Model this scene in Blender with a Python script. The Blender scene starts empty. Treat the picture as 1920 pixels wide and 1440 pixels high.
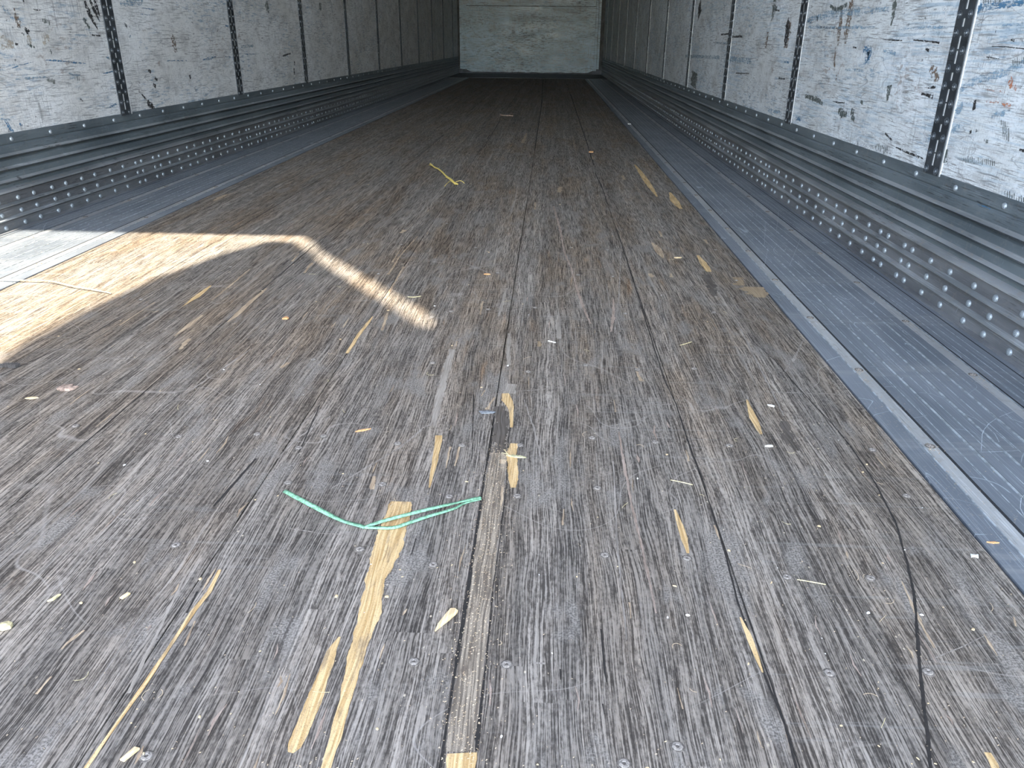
import bpy, math, random
from mathutils import Vector, Matrix, noise

C = bpy.context.scene.collection
SC = bpy.context.scene
R = random.Random(7)

# ------------------------------------------------------------------ camera
cam_d = bpy.data.cameras.new('camera')
cam = bpy.data.objects.new('camera', cam_d); C.objects.link(cam)
cam_d.sensor_width = 36.0
cam_d.lens = 1462.9 / 1920 * 36.0
cam_d.clip_start = 0.02; cam_d.clip_end = 200
rt = Vector((0.998867, 0.046747, 0.008881)); up = Vector((-0.026979, 0.402633, 0.914964)); fw = Vector((-0.039196, 0.914167, -0.403438))
m = Matrix((rt, up, -fw)).transposed().to_4x4(); m.translation = Vector((0.3725, 0.0, 0.5472))
cam.matrix_world = m
SC.camera = cam

# ------------------------------------------------------------------ light
SC.view_settings.view_transform = 'Standard'
SC.view_settings.look = 'None'
SC.view_settings.gamma = 1.0
SC.view_settings.use_curve_mapping = False
SC.view_settings.exposure = 0.62

world = bpy.data.worlds.new('sky'); SC.world = world; world.use_nodes = True
wn = world.node_tree; wn.nodes.clear()
sky = wn.nodes.new('ShaderNodeTexSky'); sky.sky_type = 'NISHITA'; sky.sun_disc = False
sky.sun_elevation = math.radians(44); sky.sun_rotation = math.radians(180); sky.altitude = 50; sky.air_density = 1.0; sky.dust_density = 0.9; sky.ozone_density = 1.5
bg = wn.nodes.new('ShaderNodeBackground'); bg.inputs[1].default_value = 1.0
wo = wn.nodes.new('ShaderNodeOutputWorld')
wn.links.new(sky.outputs[0], bg.inputs[0]); wn.links.new(bg.outputs[0], wo.inputs[0])

SUN = Vector((-0.05, 1.015, -1.0))
sd = bpy.data.lights.new('sun', 'SUN'); sd.energy = 16.5; sd.angle = math.radians(0.5); sd.color = (1.0, 0.93, 0.80)
so = bpy.data.objects.new('sun', sd); C.objects.link(so)
so.rotation_euler = SUN.to_track_quat('-Z', 'Y').to_euler(); so.location = (0, -12, 12)

# ------------------------------------------------------------------ node helpers
def mat(name):
    m = bpy.data.materials.new(name); m.use_nodes = True
    t = m.node_tree; t.nodes.clear()
    return m, t
class G:
    """small helper around one material node tree"""
    def __init__(s, t): s.t = t
    def n(s, typ, **kw):
        nd = s.t.nodes.new(typ)
        for k, v in kw.items(): setattr(nd, k, v)
        return nd
    def put(s, sock, v):
        if isinstance(v, bpy.types.NodeSocket): s.t.links.new(v, sock)
        else: sock.default_value = v
    def m(s, op, a, b=0.0, c=0.0, clamp=False):
        nd = s.n('ShaderNodeMath', operation=op); nd.use_clamp = clamp
        s.put(nd.inputs[0], a); s.put(nd.inputs[1], b); s.put(nd.inputs[2], c)
        return nd.outputs[0]
    def co(s):
        return s.n('ShaderNodeTexCoord').outputs['Object']
    def sep(s, v):
        nd = s.n('ShaderNodeSeparateXYZ'); s.put(nd.inputs[0], v); return nd.outputs
    def comb(s, x=0.0, y=0.0, z=0.0):
        nd = s.n('ShaderNodeCombineXYZ')
        s.put(nd.inputs[0], x); s.put(nd.inputs[1], y); s.put(nd.inputs[2], z); return nd.outputs[0]
    def noise(s, vec, scale=1.0, detail=2.0, rough=0.5, dist=0.0):
        nd = s.n('ShaderNodeTexNoise'); s.put(nd.inputs['Vector'], vec)
        nd.inputs['Scale'].default_value = scale; nd.inputs['Detail'].default_value = detail
        nd.inputs['Roughness'].default_value = rough; nd.inputs['Distortion'].default_value = dist
        return nd.outputs[0]
    def white(s, vec):
        nd = s.n('ShaderNodeTexWhiteNoise', noise_dimensions='3D'); s.put(nd.inputs['Vector'], vec); return nd.outputs[0]
    def sm(s, v, a, b, lo=0.0, hi=1.0):
        nd = s.n('ShaderNodeMapRange', interpolation_type='SMOOTHSTEP')
        s.put(nd.inputs[0], v); nd.inputs[1].default_value = a; nd.inputs[2].default_value = b
        nd.inputs[3].default_value = lo; nd.inputs[4].default_value = hi
        return nd.outputs[0]
    def mix(s, f, a, b, blend='MIX'):
        nd = s.n('ShaderNodeMix', data_type='RGBA', blend_type=blend)
        s.put(nd.inputs[0], f)
        for i, v in ((6, a), (7, b)):
            if isinstance(v, tuple) and len(v) == 3: v = v + (1.0,)
            s.put(nd.inputs[i], v)
        return nd.outputs[2]
    def out(s, col, rough=0.6, metal=0.0, bump=None, bstr=0.3, bdist=0.001, alpha=None, spec=0.5):
        b = s.n('ShaderNodeBsdfPrincipled'); o = s.n('ShaderNodeOutputMaterial')
        if isinstance(col, tuple) and len(col) == 3: col = col + (1.0,)
        s.put(b.inputs['Base Color'], col); s.put(b.inputs['Roughness'], rough); s.put(b.inputs['Metallic'], metal)
        b.inputs['Specular IOR Level'].default_value = spec
        if bump is not None:
            bn = s.n('ShaderNodeBump'); bn.inputs['Strength'].default_value = bstr; bn.inputs['Distance'].default_value = bdist
            s.put(bn.inputs['Height'], bump); s.t.links.new(bn.outputs[0], b.inputs['Normal'])
        if alpha is not None: s.put(b.inputs['Alpha'], alpha)
        s.t.links.new(b.outputs[0], o.inputs[0])

# ------------------------------------------------------------------ materials
def wood_floor():
    m, t = mat('worn_hardwood'); g = G(t)
    P = g.co(); x, y, z = g.sep(P)
    # wandering grain
    wv = g.noise(g.comb(g.m('MULTIPLY', x, 5.0), g.m('MULTIPLY', y, 1.6), 0.0), 1.0, 3.0, 0.55)
    wx = g.m('MULTIPLY_ADD', g.m('SUBTRACT', wv, 0.5), 0.040, x)
    wv2 = g.noise(g.comb(g.m('MULTIPLY', x, 30.0), g.m('MULTIPLY', y, 9.0), 3.0), 1.0, 2.0, 0.5)
    wx = g.m('MULTIPLY_ADD', g.m('SUBTRACT', wv2, 0.5), 0.0035, wx)
    # laminated strips
    sx = g.m('DIVIDE', x, 0.0329)
    sid = g.m('FLOOR', sx)
    off = g.m('MULTIPLY', g.white(g.comb(sid, 3.1, 0.0)), 1.7)
    lid = g.m('FLOOR', g.m('ADD', g.m('MULTIPLY', y, 0.85), off))
    rnd = g.white(g.comb(sid, lid, 5.0)); rnd2 = g.white(g.comb(sid, lid, 9.0))
    sfr = g.m('FRACT', sx)
    sedge = g.m('MINIMUM', sfr, g.m('SUBTRACT', 1.0, sfr))
    # ridged grain
    zz = g.m('MULTIPLY', rnd, 40.0)
    g1 = g.noise(g.comb(g.m('MULTIPLY', wx, 700.0), g.m('MULTIPLY', y, 15.0), zz), 1.0, 2.0, 0.55)
    g4 = g.noise(g.comb(g.m('MULTIPLY', x, 260.0), g.m('MULTIPLY', y, 150.0), zz), 1.0, 3.0, 0.65)
    g2 = g.noise(g.comb(g.m('MULTIPLY', wx, 90.0), g.m('MULTIPLY', y, 3.0), zz), 1.0, 3.0, 0.6)
    g3 = g.noise(g.comb(g.m('MULTIPLY', wx, 1000.0), g.m('MULTIPLY', y, 90.0), zz), 1.0, 2.0, 0.6)
    gr = g.m('ADD', g.m('ADD', g.m('MULTIPLY', g1, 0.50), g.m('MULTIPLY', g4, 0.20)), g.m('ADD', g.m('MULTIPLY', g2, 0.12), g.m('MULTIPLY', g3, 0.18)))
    furrow = g.sm(gr, 0.415, 0.585)
    # broad tone
    st = g.noise(g.comb(g.m('MULTIPLY', x, 7.0), g.m('MULTIPLY', y, 1.7), 11.0), 1.0, 3.0, 0.6)
    st2 = g.noise(g.comb(g.m('MULTIPLY', wx, 26.0), g.m('MULTIPLY', y, 2.2), 17.0), 1.0, 3.0, 0.65)
    brownf = g.m('MULTIPLY', g.sm(g.m('ADD', g.m('MULTIPLY', st, 0.6), g.m('MULTIPLY', st2, 0.4)), 0.40, 0.64), 0.8)
    wear = g.sm(y, 0.3, 1.9)            # more silvered by weather beside the doorway
    brownf = g.m('MULTIPLY', brownf, g.m('MULTIPLY_ADD', wear, 0.75, 0.35), clamp=True)
    hi = g.mix(brownf, (0.345, 0.300, 0.252), (0.315, 0.232, 0.155))
    lo = g.mix(brownf, (0.060, 0.050, 0.041), (0.054, 0.036, 0.022))
    col = g.mix(furrow, lo, hi)
    # rust-orange tannin stains
    ru = g.noise(g.comb(g.m('MULTIPLY', wx, 48.0), g.m('MULTIPLY', y, 4.0), 23.0), 1.0, 3.0, 0.6)
    rm = g.m('MULTIPLY', g.sm(ru, 0.60, 0.72), g.sm(st, 0.42, 0.6))
    rm = g.m('MULTIPLY', rm, g.m('MULTIPLY_ADD', wear, 0.6, 0.2))
    col = g.mix(g.m('MULTIPLY', rm, 0.6), col, g.mix(furrow, (0.10, 0.045, 0.018), (0.40, 0.22, 0.09)))
    ls = g.noise(g.comb(g.m('MULTIPLY', wx, 75.0), g.m('MULTIPLY', y, 0.55), 71.0), 1.0, 3.0, 0.7)
    lt = g.sm(ls, 0.32, 0.68, 0.76, 1.20)
    col = g.mix(1.0, col, g.comb(lt, lt, lt), 'MULTIPLY')
    cs = g.noise(g.comb(g.m('MULTIPLY', x, 3.0), g.m('MULTIPLY', y, 70.0), 81.0), 1.0, 4.0, 0.7)
    cm_ = g.sm(g.noise(g.comb(g.m('MULTIPLY', x, 2.0), g.m('MULTIPLY', y, 1.0), 83.0), 1.0, 2.0), 0.42, 0.60)
    col = g.mix(g.m('MULTIPLY', g.m('MULTIPLY', g.sm(cs, 0.56, 0.66), cm_), 0.28), col, (0.34, 0.32, 0.29))
    # strip to strip tone
    tone = g.m('MULTIPLY_ADD', rnd2, 0.26, 0.80)
    col = g.mix(1.0, col, g.comb(tone, tone, tone), 'MULTIPLY')
    # scuffed felted patches: fine short fibres, no furrow contrast
    fu = g.noise(g.comb(g.m('MULTIPLY', x, 16.0), g.m('MULTIPLY', y, 6.0), 31.0), 1.0, 4.0, 0.65)
    fn = g.noise(P, 420.0, 2.0, 0.6)
    fm = g.m('MULTIPLY', g.sm(fu, 0.54, 0.66), 0.75)
    fc = g.mix(g.sm(fn, 0.38, 0.62), (0.11, 0.098, 0.086), (0.33, 0.295, 0.255))
    col = g.mix(fm, col, fc)
    # long pale worn tracks
    tr = g.noise(g.comb(g.m('MULTIPLY', wx, 70.0), g.m('MULTIPLY', y, 0.9), 41.0), 1.0, 2.0, 0.5)
    col = g.mix(g.m('MULTIPLY', g.sm(tr, 0.64, 0.72), 0.40), col, (0.42, 0.375, 0.325))
    # long dark checks
    dk = g.noise(g.comb(g.m('MULTIPLY', wx, 120.0), g.m('MULTIPLY', y, 2.6), 47.0), 1.0, 2.0, 0.5)
    col = g.mix(g.m('MULTIPLY', g.sm(dk, 0.67, 0.74), 0.6), col, (0.035, 0.028, 0.024))
    # strip joints, thin and broken
    jn = g.noise(g.comb(g.m('MULTIPLY', sid, 7.3), g.m('MULTIPLY', y, 2.3), 2.0), 1.0, 3.0, 0.6)
    jl = g.m('MULTIPLY', g.sm(sedge, 0.012, 0.05, 1.0, 0.0), g.sm(jn, 0.50, 0.62))
    col = g.mix(g.m('MULTIPLY', jl, 0.6), col, (0.04, 0.032, 0.028))
    # curved hair scratches
    scr = None
    for k, (s, th, off_) in enumerate(((2.3, 0.0016, 3.0), (3.7, 0.0022, 8.0), (6.0, 0.0035, 19.0))):
        c1 = g.noise(g.comb(g.m('ADD', x, off_), y, off_), s, 1.0, 0.4)
        d = g.m('ABSOLUTE', g.m('SUBTRACT', c1, 0.5))
        line = g.sm(d, 0.0, th, 1.0, 0.0)
        msk = g.sm(g.noise(g.comb(x, y, off_ + 5.0), 3.3, 2.0), 0.50, 0.60)
        line = g.m('MULTIPLY', line, msk)
        scr = line if scr is None else g.m('MAXIMUM', scr, line)
    col = g.mix(g.m('MULTIPLY', scr, 0.5), col, (0.40, 0.355, 0.31))
    # sawdust specks ground into the boards
    vo = g.n('ShaderNodeTexVoronoi'); g.put(vo.inputs['Vector'], g.comb(g.m('MULTIPLY', x, 110.0), g.m('MULTIPLY', y, 70.0), 0.0))
    vo.inputs['Scale'].default_value = 1.0
    rr = g.sep(vo.outputs['Color'])[0]
    sp = g.m('MULTIPLY', g.sm(vo.outputs['Distance'], 0.08, 0.15, 1.0, 0.0), g.m('GREATER_THAN', rr, 0.88))
    sp = g.m('MULTIPLY', sp, g.sm(g.noise(P, 5.0, 2.0), 0.44, 0.60))
    col = g.mix(g.m('MULTIPLY', sp, 0.8), col, (0.62, 0.52, 0.38))
    b = g.m('ADD', g.m('MULTIPLY', furrow, g.m('SUBTRACT', 1.0, fm)), g.m('MULTIPLY', fn, 0.4))
    g.out(col, rough=g.sm(furrow, 0.0, 1.0, 0.85, 0.62), bump=b, bstr=0.45, bdist=0.0015, spec=0.35)
    return m

def fresh_wood(name, c0, c1, dirt=0.35):
    m, t = mat(name); g = G(t)
    P = g.co(); x, y, z = g.sep(P)
    wv = g.noise(g.comb(g.m('MULTIPLY', x, 9.0), g.m('MULTIPLY', y, 4.0), 0.0), 1.0, 2.0)
    wx = g.m('MULTIPLY_ADD', g.m('SUBTRACT', wv, 0.5), 0.03, x)
    a = g.noise(g.comb(g.m('MULTIPLY', wx, 420.0), g.m('MULTIPLY', y, 12.0), 2.0), 1.0, 2.0)
    b = g.noise(g.comb(g.m('MULTIPLY', x, 90.0), g.m('MULTIPLY', y, 18.0), 6.0), 1.0, 4.0, 0.7)
    col = g.mix(g.sm(a, 0.35, 0.65), c0, c1)
    col = g.mix(g.m('MULTIPLY', g.sm(b, 0.50, 0.68), dirt), col, (0.13, 0.10, 0.075))
    f = g.noise(P, 900.0, 2.0)
    col = g.mix(g.m('MULTIPLY', g.sm(f, 0.55, 0.7), dirt * 0.8), col, (0.10, 0.08, 0.06))
    g.out(col, rough=0.75, bump=a, bstr=0.5, bdist=0.0012, spec=0.3)
    return m

def smear(name, rgb, thr=(0.44, 0.56), sx=(1.0, 30.0, 260.0), op=0.95):
    """dried-on paint or scraped mark whose cover is broken by the board texture"""
    m, t = mat(name); g = G(t)
    P = g.co(); x, y, z = g.sep(P)
    n1 = g.noise(g.comb(0.0, g.m('MULTIPLY', y, sx[1]), g.m('MULTIPLY', z, sx[2])), 1.0, 3.0, 0.6)
    n2 = g.noise(P, 90.0, 3.0, 0.65)
    a = g.m('MULTIPLY', g.sm(g.m('ADD', g.m('MULTIPLY', n1, 0.5), g.m('MULTIPLY', n2, 0.5)), thr[0], thr[1]), op)
    g.out(rgb, rough=0.55, alpha=a)
    return m

def wall_skin(name, tint=(0.66, 0.67, 0.68), dirty=1.0, rough=0.42, front=False, blue=0.0):
    m, t = mat(name); g = G(t)
    P = g.co(); x, y, z = g.sep(P)
    h = x if front else y
    if front: h = g.m('MULTIPLY', h, 0.45); z = g.m('MULTIPLY', z, 0.45)
    def st(a, b, o, d=3.0, r=0.6, dist=0.0):
        return g.noise(g.comb(g.m('MULTIPLY', h, a), g.m('MULTIPLY', z, b), o), 1.0, d, r, dist)
    big = st(2.2, 3.0, 1.0, 4.0); mid = st(9.0, 16.0, 4.0, 4.0, 0.65)
    col = g.mix(g.sm(big, 0.35, 0.65), tint, tuple(c * k for c, k in zip(tint, (0.84, 0.82, 0.79))))
    col = g.mix(g.m('MULTIPLY', g.sm(mid, 0.48, 0.68), 0.45 * dirty), col, (0.36, 0.35, 0.34))
    # horizontal rubs
    a = st(11.0, 190.0, 9.0, 3.0, 0.62, 0.4); am = g.sm(st(3.5, 9.0, 12.0), 0.32, 0.56)
    col = g.mix(g.m('MULTIPLY', g.m('MULTIPLY', g.sm(a, 0.53, 0.64), am), 0.75 * dirty), col, (0.17, 0.165, 0.16))
    # vertical rubs
    b = st(170.0, 10.0, 15.0, 3.0, 0.6, 0.4); bm = g.sm(st(6.0, 4.0, 18.0), 0.46, 0.62)
    col = g.mix(g.m('MULTIPLY', g.m('MULTIPLY', g.sm(b, 0.55, 0.66), bm), 0.65 * dirty), col, (0.20, 0.195, 0.19))
    a2 = st(30.0, 420.0, 71.0, 3.0, 0.6, 0.3); am2 = g.sm(st(5.0, 12.0, 75.0), 0.40, 0.58)
    col = g.mix(g.m('MULTIPLY', g.m('MULTIPLY', g.sm(a2, 0.52, 0.62), am2), 0.6 * dirty), col, (0.24, 0.235, 0.24))
    a3 = st(420.0, 40.0, 81.0, 3.0, 0.6, 0.3); am3 = g.sm(st(8.0, 9.0, 85.0), 0.44, 0.58)
    col = g.mix(g.m('MULTIPLY', g.m('MULTIPLY', g.sm(a3, 0.53, 0.63), am3), 0.55 * dirty), col, (0.22, 0.215, 0.21))
    if front:
        w1 = st(26.0, 120.0, 111.0, 4.0, 0.7); w2 = g.sm(st(1.8, 2.4, 113.0), 0.36, 0.62)
        col = g.mix(g.m('MULTIPLY', g.m('MULTIPLY', g.sm(w1, 0.50, 0.60), w2), 0.9), col, (0.05, 0.065, 0.08))
    # fine speckle
    s = g.noise(P, 260.0, 3.0, 0.6)
    col = g.mix(g.m('MULTIPLY', g.sm(s, 0.52, 0.66), 0.30 * dirty), col, (0.26, 0.25, 0.24))
    # black gouge flecks
    c = st(38.0, 62.0, 21.0, 4.0, 0.7); cm = g.sm(st(5.0, 6.0, 24.0), 0.48, 0.60)
    col = g.mix(g.m('MULTIPLY', g.m('MULTIPLY', g.sm(c, 0.625, 0.650), cm), 0.9), col, (0.035, 0.033, 0.032))
    # curved scratch lines
    for o, sc_, th in ((31.0, 3.0, 0.0028), (37.0, 5.0, 0.0035), (41.0, 8.0, 0.005)):
        n = g.noise(g.comb(g.m('MULTIPLY', h, 0.55), g.m('MULTIPLY', z, 2.6), o), sc_, 1.5, 0.5)
        ln = g.sm(g.m('ABSOLUTE', g.m('SUBTRACT', n, 0.5)), 0.0, th, 1.0, 0.0)
        ln = g.m('MULTIPLY', ln, g.sm(g.noise(g.comb(h, z, o + 2.0), 4.0, 2.0), 0.47, 0.56))
        col = g.mix(g.m('MULTIPLY', ln, 0.55 * dirty), col, (0.15, 0.15, 0.155))
    # blue paint traces
    d = st(14.0, 85.0, 51.0, 4.0, 0.7); dm = g.sm(st(2.6, 5.0, 55.0), 0.48, 0.62)
    col = g.mix(g.m('MULTIPLY', g.m('MULTIPLY', g.sm(d, 0.52, 0.62), dm), 0.65), col, (0.10, 0.22, 0.34))
    if blue > 0:
        q = st(5.0, 120.0, 91.0, 4.0, 0.65, 0.5); qm = g.sm(st(1.8, 4.5, 95.0), 0.44, 0.60)
        col = g.mix(g.m('MULTIPLY', g.m('MULTIPLY', g.sm(q, 0.46, 0.62), qm), blue), col, (0.30, 0.42, 0.52))
        q = st(24.0, 30.0, 97.0, 4.0, 0.7); qm = g.sm(st(2.2, 3.5, 99.0), 0.50, 0.62)
        col = g.mix(g.m('MULTIPLY', g.m('MULTIPLY', g.sm(q, 0.50, 0.60), qm), blue), col, (0.80, 0.82, 0.84))
    # brown traces
    e = st(22.0, 46.0, 61.0, 4.0, 0.7); em = g.sm(st(3.0, 5.0, 65.0), 0.55, 0.66)
    col = g.mix(g.m('MULTIPLY', g.m('MULTIPLY', g.sm(e, 0.54, 0.62), em), 0.0 if front else 0.55), col, (0.22, 0.15, 0.11))
    g.out(col, rough=g.sm(mid, 0.3, 0.7, rough, rough + 0.18), bump=g.m('ADD', big, g.m('MULTIPLY', a, 0.08)), bstr=0.04 if front else 0.25, bdist=0.01)
    return m

def metal_rail(name, c0, c1, rough=0.5, metal=0.35, along=True, scratch=0.5, dusty=0.25):
    m, t = mat(name); g = G(t)
    P = g.co(); x, y, z = g.sep(P)
    cross = g.m('ADD', x, z)
    def st(a, b, o, d=3.0, r=0.6): return g.noise(g.comb(g.m('MULTIPLY', cross, a), g.m('MULTIPLY', y, b), o), 1.0, d, r)
    big = st(14.0, 2.5, 1.0, 4.0)
    col = g.mix(g.sm(big, 0.35, 0.65), c0, c1)
    s1 = st(520.0, 9.0, 5.0); m1 = g.sm(st(12.0, 3.0, 8.0), 0.42, 0.62)
    col = g.mix(g.m('MULTIPLY', g.m('MULTIPLY', g.sm(s1, 0.54, 0.68), m1), scratch), col, tuple(min(1, c * 2.3) for c in c1))
    s2 = st(300.0, 14.0, 12.0); m2 = g.sm(st(9.0, 2.0, 15.0), 0.45, 0.62)
    col = g.mix(g.m('MULTIPLY', g.m('MULTIPLY', g.sm(s2, 0.56, 0.66), m2), 0.8), col, (0.018, 0.018, 0.019))
    du = g.noise(P, 60.0, 4.0, 0.7)
    col = g.mix(g.m('MULTIPLY', g.sm(du, 0.52, 0.70), dusty), col, (0.33, 0.29, 0.24))
    # vertical nicks
    nk = g.noise(g.comb(g.m('MULTIPLY', y, 190.0), g.m('MULTIPLY', cross, 22.0), 33.0), 1.0, 2.0)
    nm = g.sm(g.noise(P, 7.0, 2.0), 0.50, 0.62)
    col = g.mix(g.m('MULTIPLY', g.m('MULTIPLY', g.sm(nk, 0.68, 0.73), nm), 0.55), col, (0.42, 0.44, 0.46))
    g.out(col, rough=g.sm(big, 0.3, 0.7, rough - 0.08, rough + 0.1), metal=metal, bump=s1, bstr=0.15, bdist=0.0006)
    return m

def side_plank():
    m, t = mat('scratched_grey_aluminium'); g = G(t)
    P = g.co(); x, y, z = g.sep(P)
    big = g.noise(g.comb(g.m('MULTIPLY', x, 9.0), g.m('MULTIPLY', y, 3.0), 1.0), 1.0, 4.0)
    col = g.mix(g.sm(big, 0.35, 0.65), (0.155, 0.172, 0.195), (0.225, 0.243, 0.268))
    # rubbed bands over each cross member
    by = g.m('FRACT', g.m('DIVIDE', g.m('SUBTRACT', y, 0.022), 0.2937))
    bd = g.sm(g.m('ABSOLUTE', g.m('SUBTRACT', by, 0.5)), 0.06, 0.17, 1.0, 0.0)
    bn = g.noise(g.comb(g.m('MULTIPLY', x, 6.0), g.m('MULTIPLY', y, 60.0), 3.0), 1.0, 3.0, 0.6)
    col = g.mix(g.m('MULTIPLY', g.m('MULTIPLY', bd, g.sm(bn, 0.38, 0.66)), 0.42), col, (0.34, 0.34, 0.335))
    s1 = g.noise(g.comb(g.m('MULTIPLY', x, 420.0), g.m('MULTIPLY', y, 6.0), 5.0), 1.0, 3.0, 0.6)
    col = g.mix(g.m('MULTIPLY', g.sm(s1, 0.52, 0.70), 0.42), col, (0.42, 0.45, 0.48))
    for o, sc_, th, ax, ay in ((3.0, 2.6, 0.0022, 1.0, 0.5), (9.0, 4.4, 0.003, 2.6, 0.3), (14.0, 6.0, 0.004, 0.5, 1.0), (23.0, 9.0, 0.005, 1.0, 1.0), (29.0, 3.0, 0.0026, 3.0, 0.25)):
        n = g.noise(g.comb(g.m('MULTIPLY', x, ax), g.m('MULTIPLY', y, ay), o), sc_, 1.0, 0.4)
        ln = g.sm(g.m('ABSOLUTE', g.m('SUBTRACT', n, 0.5)), 0.0, th * 0.5, 1.0, 0.0)
        ln = g.m('MULTIPLY', ln, g.sm(g.noise(g.comb(x, y, o + 1.0), 9.0, 2.0), 0.54, 0.60))
        col = g.mix(g.m('MULTIPLY', ln, 0.8), col, (0.55, 0.60, 0.64))
    du = g.noise(P, 240.0, 3.0, 0.7); dm = g.sm(g.noise(P, 6.0, 2.0), 0.48, 0.64)
    col = g.mix(g.m('MULTIPLY', g.m('MULTIPLY', g.sm(du, 0.60, 0.68), dm), 0.5), col, (0.50, 0.43, 0.33))
    g.out(col, rough=g.sm(s1, 0.3, 0.7, 0.46, 0.36), metal=0.25, bump=s1, bstr=0.12, bdist=0.0006)
    return m

def plain(name, rgb, rough=0.6, metal=0.0, var=0.25, scale=120.0):
    m, t = mat(name); g = G(t)
    n = g.noise(g.co(), scale, 3.0, 0.6)
    col = g.mix(g.sm(n, 0.35, 0.65), tuple(c * (1 - var) for c in rgb), tuple(min(1.0, c * (1 + var)) for c in rgb))
    g.out(col, rough=rough, metal=metal)
    return m

M = {}
M['floor'] = wood_floor()
M['fresh'] = fresh_wood('bare_splintered_wood', (0.46, 0.29, 0.12), (0.70, 0.50, 0.26), 0.55)
M['dull'] = fresh_wood('half_bare_wood', (0.32, 0.23, 0.15), (0.52, 0.40, 0.27), 0.55)
M['pink'] = fresh_wood('pinkish_worn_wood', (0.30, 0.22, 0.17), (0.42, 0.33, 0.27), 0.6)
M['graywood'] = fresh_wood('grey_flat_worn_wood', (0.26, 0.225, 0.185), (0.37, 0.325, 0.275), 0.45)
M['scuff'] = fresh_wood('felted_grey_scuff', (0.19, 0.165, 0.14), (0.37, 0.325, 0.28), 0.5)
M['darkwood'] = fresh_wood('dark_oily_wood', (0.060, 0.050, 0.040), (0.13, 0.11, 0.092), 0.5)
M['tan'] = fresh_wood('tan_patch_wood', (0.26, 0.185, 0.11), (0.36, 0.27, 0.17), 0.3)
M['filler'] = fresh_wood('dusty_filler_strip', (0.13, 0.105, 0.08), (0.36, 0.295, 0.22), 0.9)
M['crack'] = plain('crack_shadowed_dirt', (0.022, 0.018, 0.015), 0.95)
M['panel_left'] = wall_skin('scuffed_white_panel', (0.86, 0.86, 0.85), 0.95)
M['panel_right'] = wall_skin('scuffed_cool_white_panel', (0.80, 0.84, 0.86), 1.1, blue=0.6)
M['panel_front'] = wall_skin('scuffed_grey_blue_panel', (0.38, 0.56, 0.71), 1.0, 0.32, True)
M['lip'] = plain('white_panel_edge', (0.70, 0.70, 0.68), 0.5, 0, 0.12)
M['post'] = metal_rail('dark_zinc_steel', (0.045, 0.052, 0.060), (0.085, 0.095, 0.105), 0.45, 0.5, True, 0.25, 0.08)
M['stud'] = plain('dark_steel_stud', (0.11, 0.125, 0.14), 0.35, 0.5, 0.3)
M['rail_up'] = metal_rail('teal_grey_corrugated_rail', (0.105, 0.128, 0.142), (0.165, 0.192, 0.206), 0.44, 0.25, True, 0.40, 0.22)
M['rail_low'] = metal_rail('grey_riveted_rail', (0.135, 0.136, 0.142), (0.210, 0.212, 0.218), 0.42, 0.3, True, 0.40, 0.22)
M['bright'] = plain('bright_bare_scratch', (0.60, 0.64, 0.67), 0.4, 0.2, 0.2, 300)
M['crest'] = metal_rail('rubbed_highlit_rail_crest', (0.20, 0.212, 0.218), (0.33, 0.34, 0.345), 0.42, 0.3, True, 0.5, 0.5)  # rubbed crest, with the ridge highlight put into its lighter colour
M['under'] = metal_rail('darkened_metal', (0.030, 0.036, 0.042), (0.075, 0.088, 0.098), 0.6, 0.2, True, 0.3, 0.2)  # darker metal for faces below the rail ridges, also on post flanges
M['rivet'] = plain('bright_rivet', (0.29, 0.32, 0.34), 0.42, 0.35, 0.3, 400)
M['plank'] = side_plank()
M['strip'] = metal_rail('bright_rubbed_aluminium', (0.40, 0.40, 0.395), (0.52, 0.52, 0.51), 0.4, 0.45, True, 0.5, 0.5)
M['ridge'] = plain('rubbed_ridge_aluminium', (0.44, 0.47, 0.49), 0.38, 0.5, 0.35, 60)
M['groove'] = plain('dark_groove', (0.022, 0.023, 0.026), 0.8, 0.1)
M['screw'] = plain('dirty_screw_head', (0.25, 0.22, 0.19), 0.7, 0.0, 0.4, 500)
M['screw_pit'] = plain('screw_pit_dirt', (0.13, 0.112, 0.095), 0.85, 0.0, 0.4, 500)
M['dust'] = fresh_wood('pale_sawdust', (0.50, 0.37, 0.23), (0.72, 0.58, 0.40), 0.2)
M['ceiling'] = plain('aluminium_roof_skin', (0.52, 0.56, 0.60), 0.45, 0.2, 0.1, 4)
M['outer'] = plain('aluminium_outer_skin', (0.5, 0.5, 0.5), 0.6, 0.1, 0.1, 4)
M['plate'] = plain('dark_steel_plate', (0.060, 0.064, 0.070), 0.6, 0.3, 0.35, 9)
M['concrete'] = plain('sunlit_concrete_yard', (0.42, 0.43, 0.44), 0.9, 0, 0.12, 3)
M['caster'] = plain('shade_caster_grey', (0.20, 0.20, 0.19), 0.9, 0, 0.1, 8)
M['green'] = plain('translucent_green_plastic', (0.17, 0.34, 0.215), 0.4, 0, 0.35, 260)
M['yellow'] = plain('yellow_plastic', (0.78, 0.60, 0.16), 0.5, 0, 0.2, 300)
M['straw'] = plain('dry_straw', (0.62, 0.53, 0.30), 0.6, 0, 0.25, 300)
M['chip'] = fresh_wood('pale_loose_chip', (0.60, 0.44, 0.24), (0.86, 0.68, 0.42), 0.12)
M['orange'] = plain('orange_brown_flake', (0.62, 0.34, 0.15), 0.6, 0, 0.25, 300)
M['bark'] = plain('brown_bark_scrap', (0.33, 0.24, 0.19), 0.8, 0, 0.5, 150)
M['white'] = plain('white_fleck', (0.80, 0.79, 0.75), 0.6, 0, 0.1, 300)
M['leafgreen'] = plain('olive_dry_leaf', (0.42, 0.40, 0.24), 0.6, 0, 0.3, 300)
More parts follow.
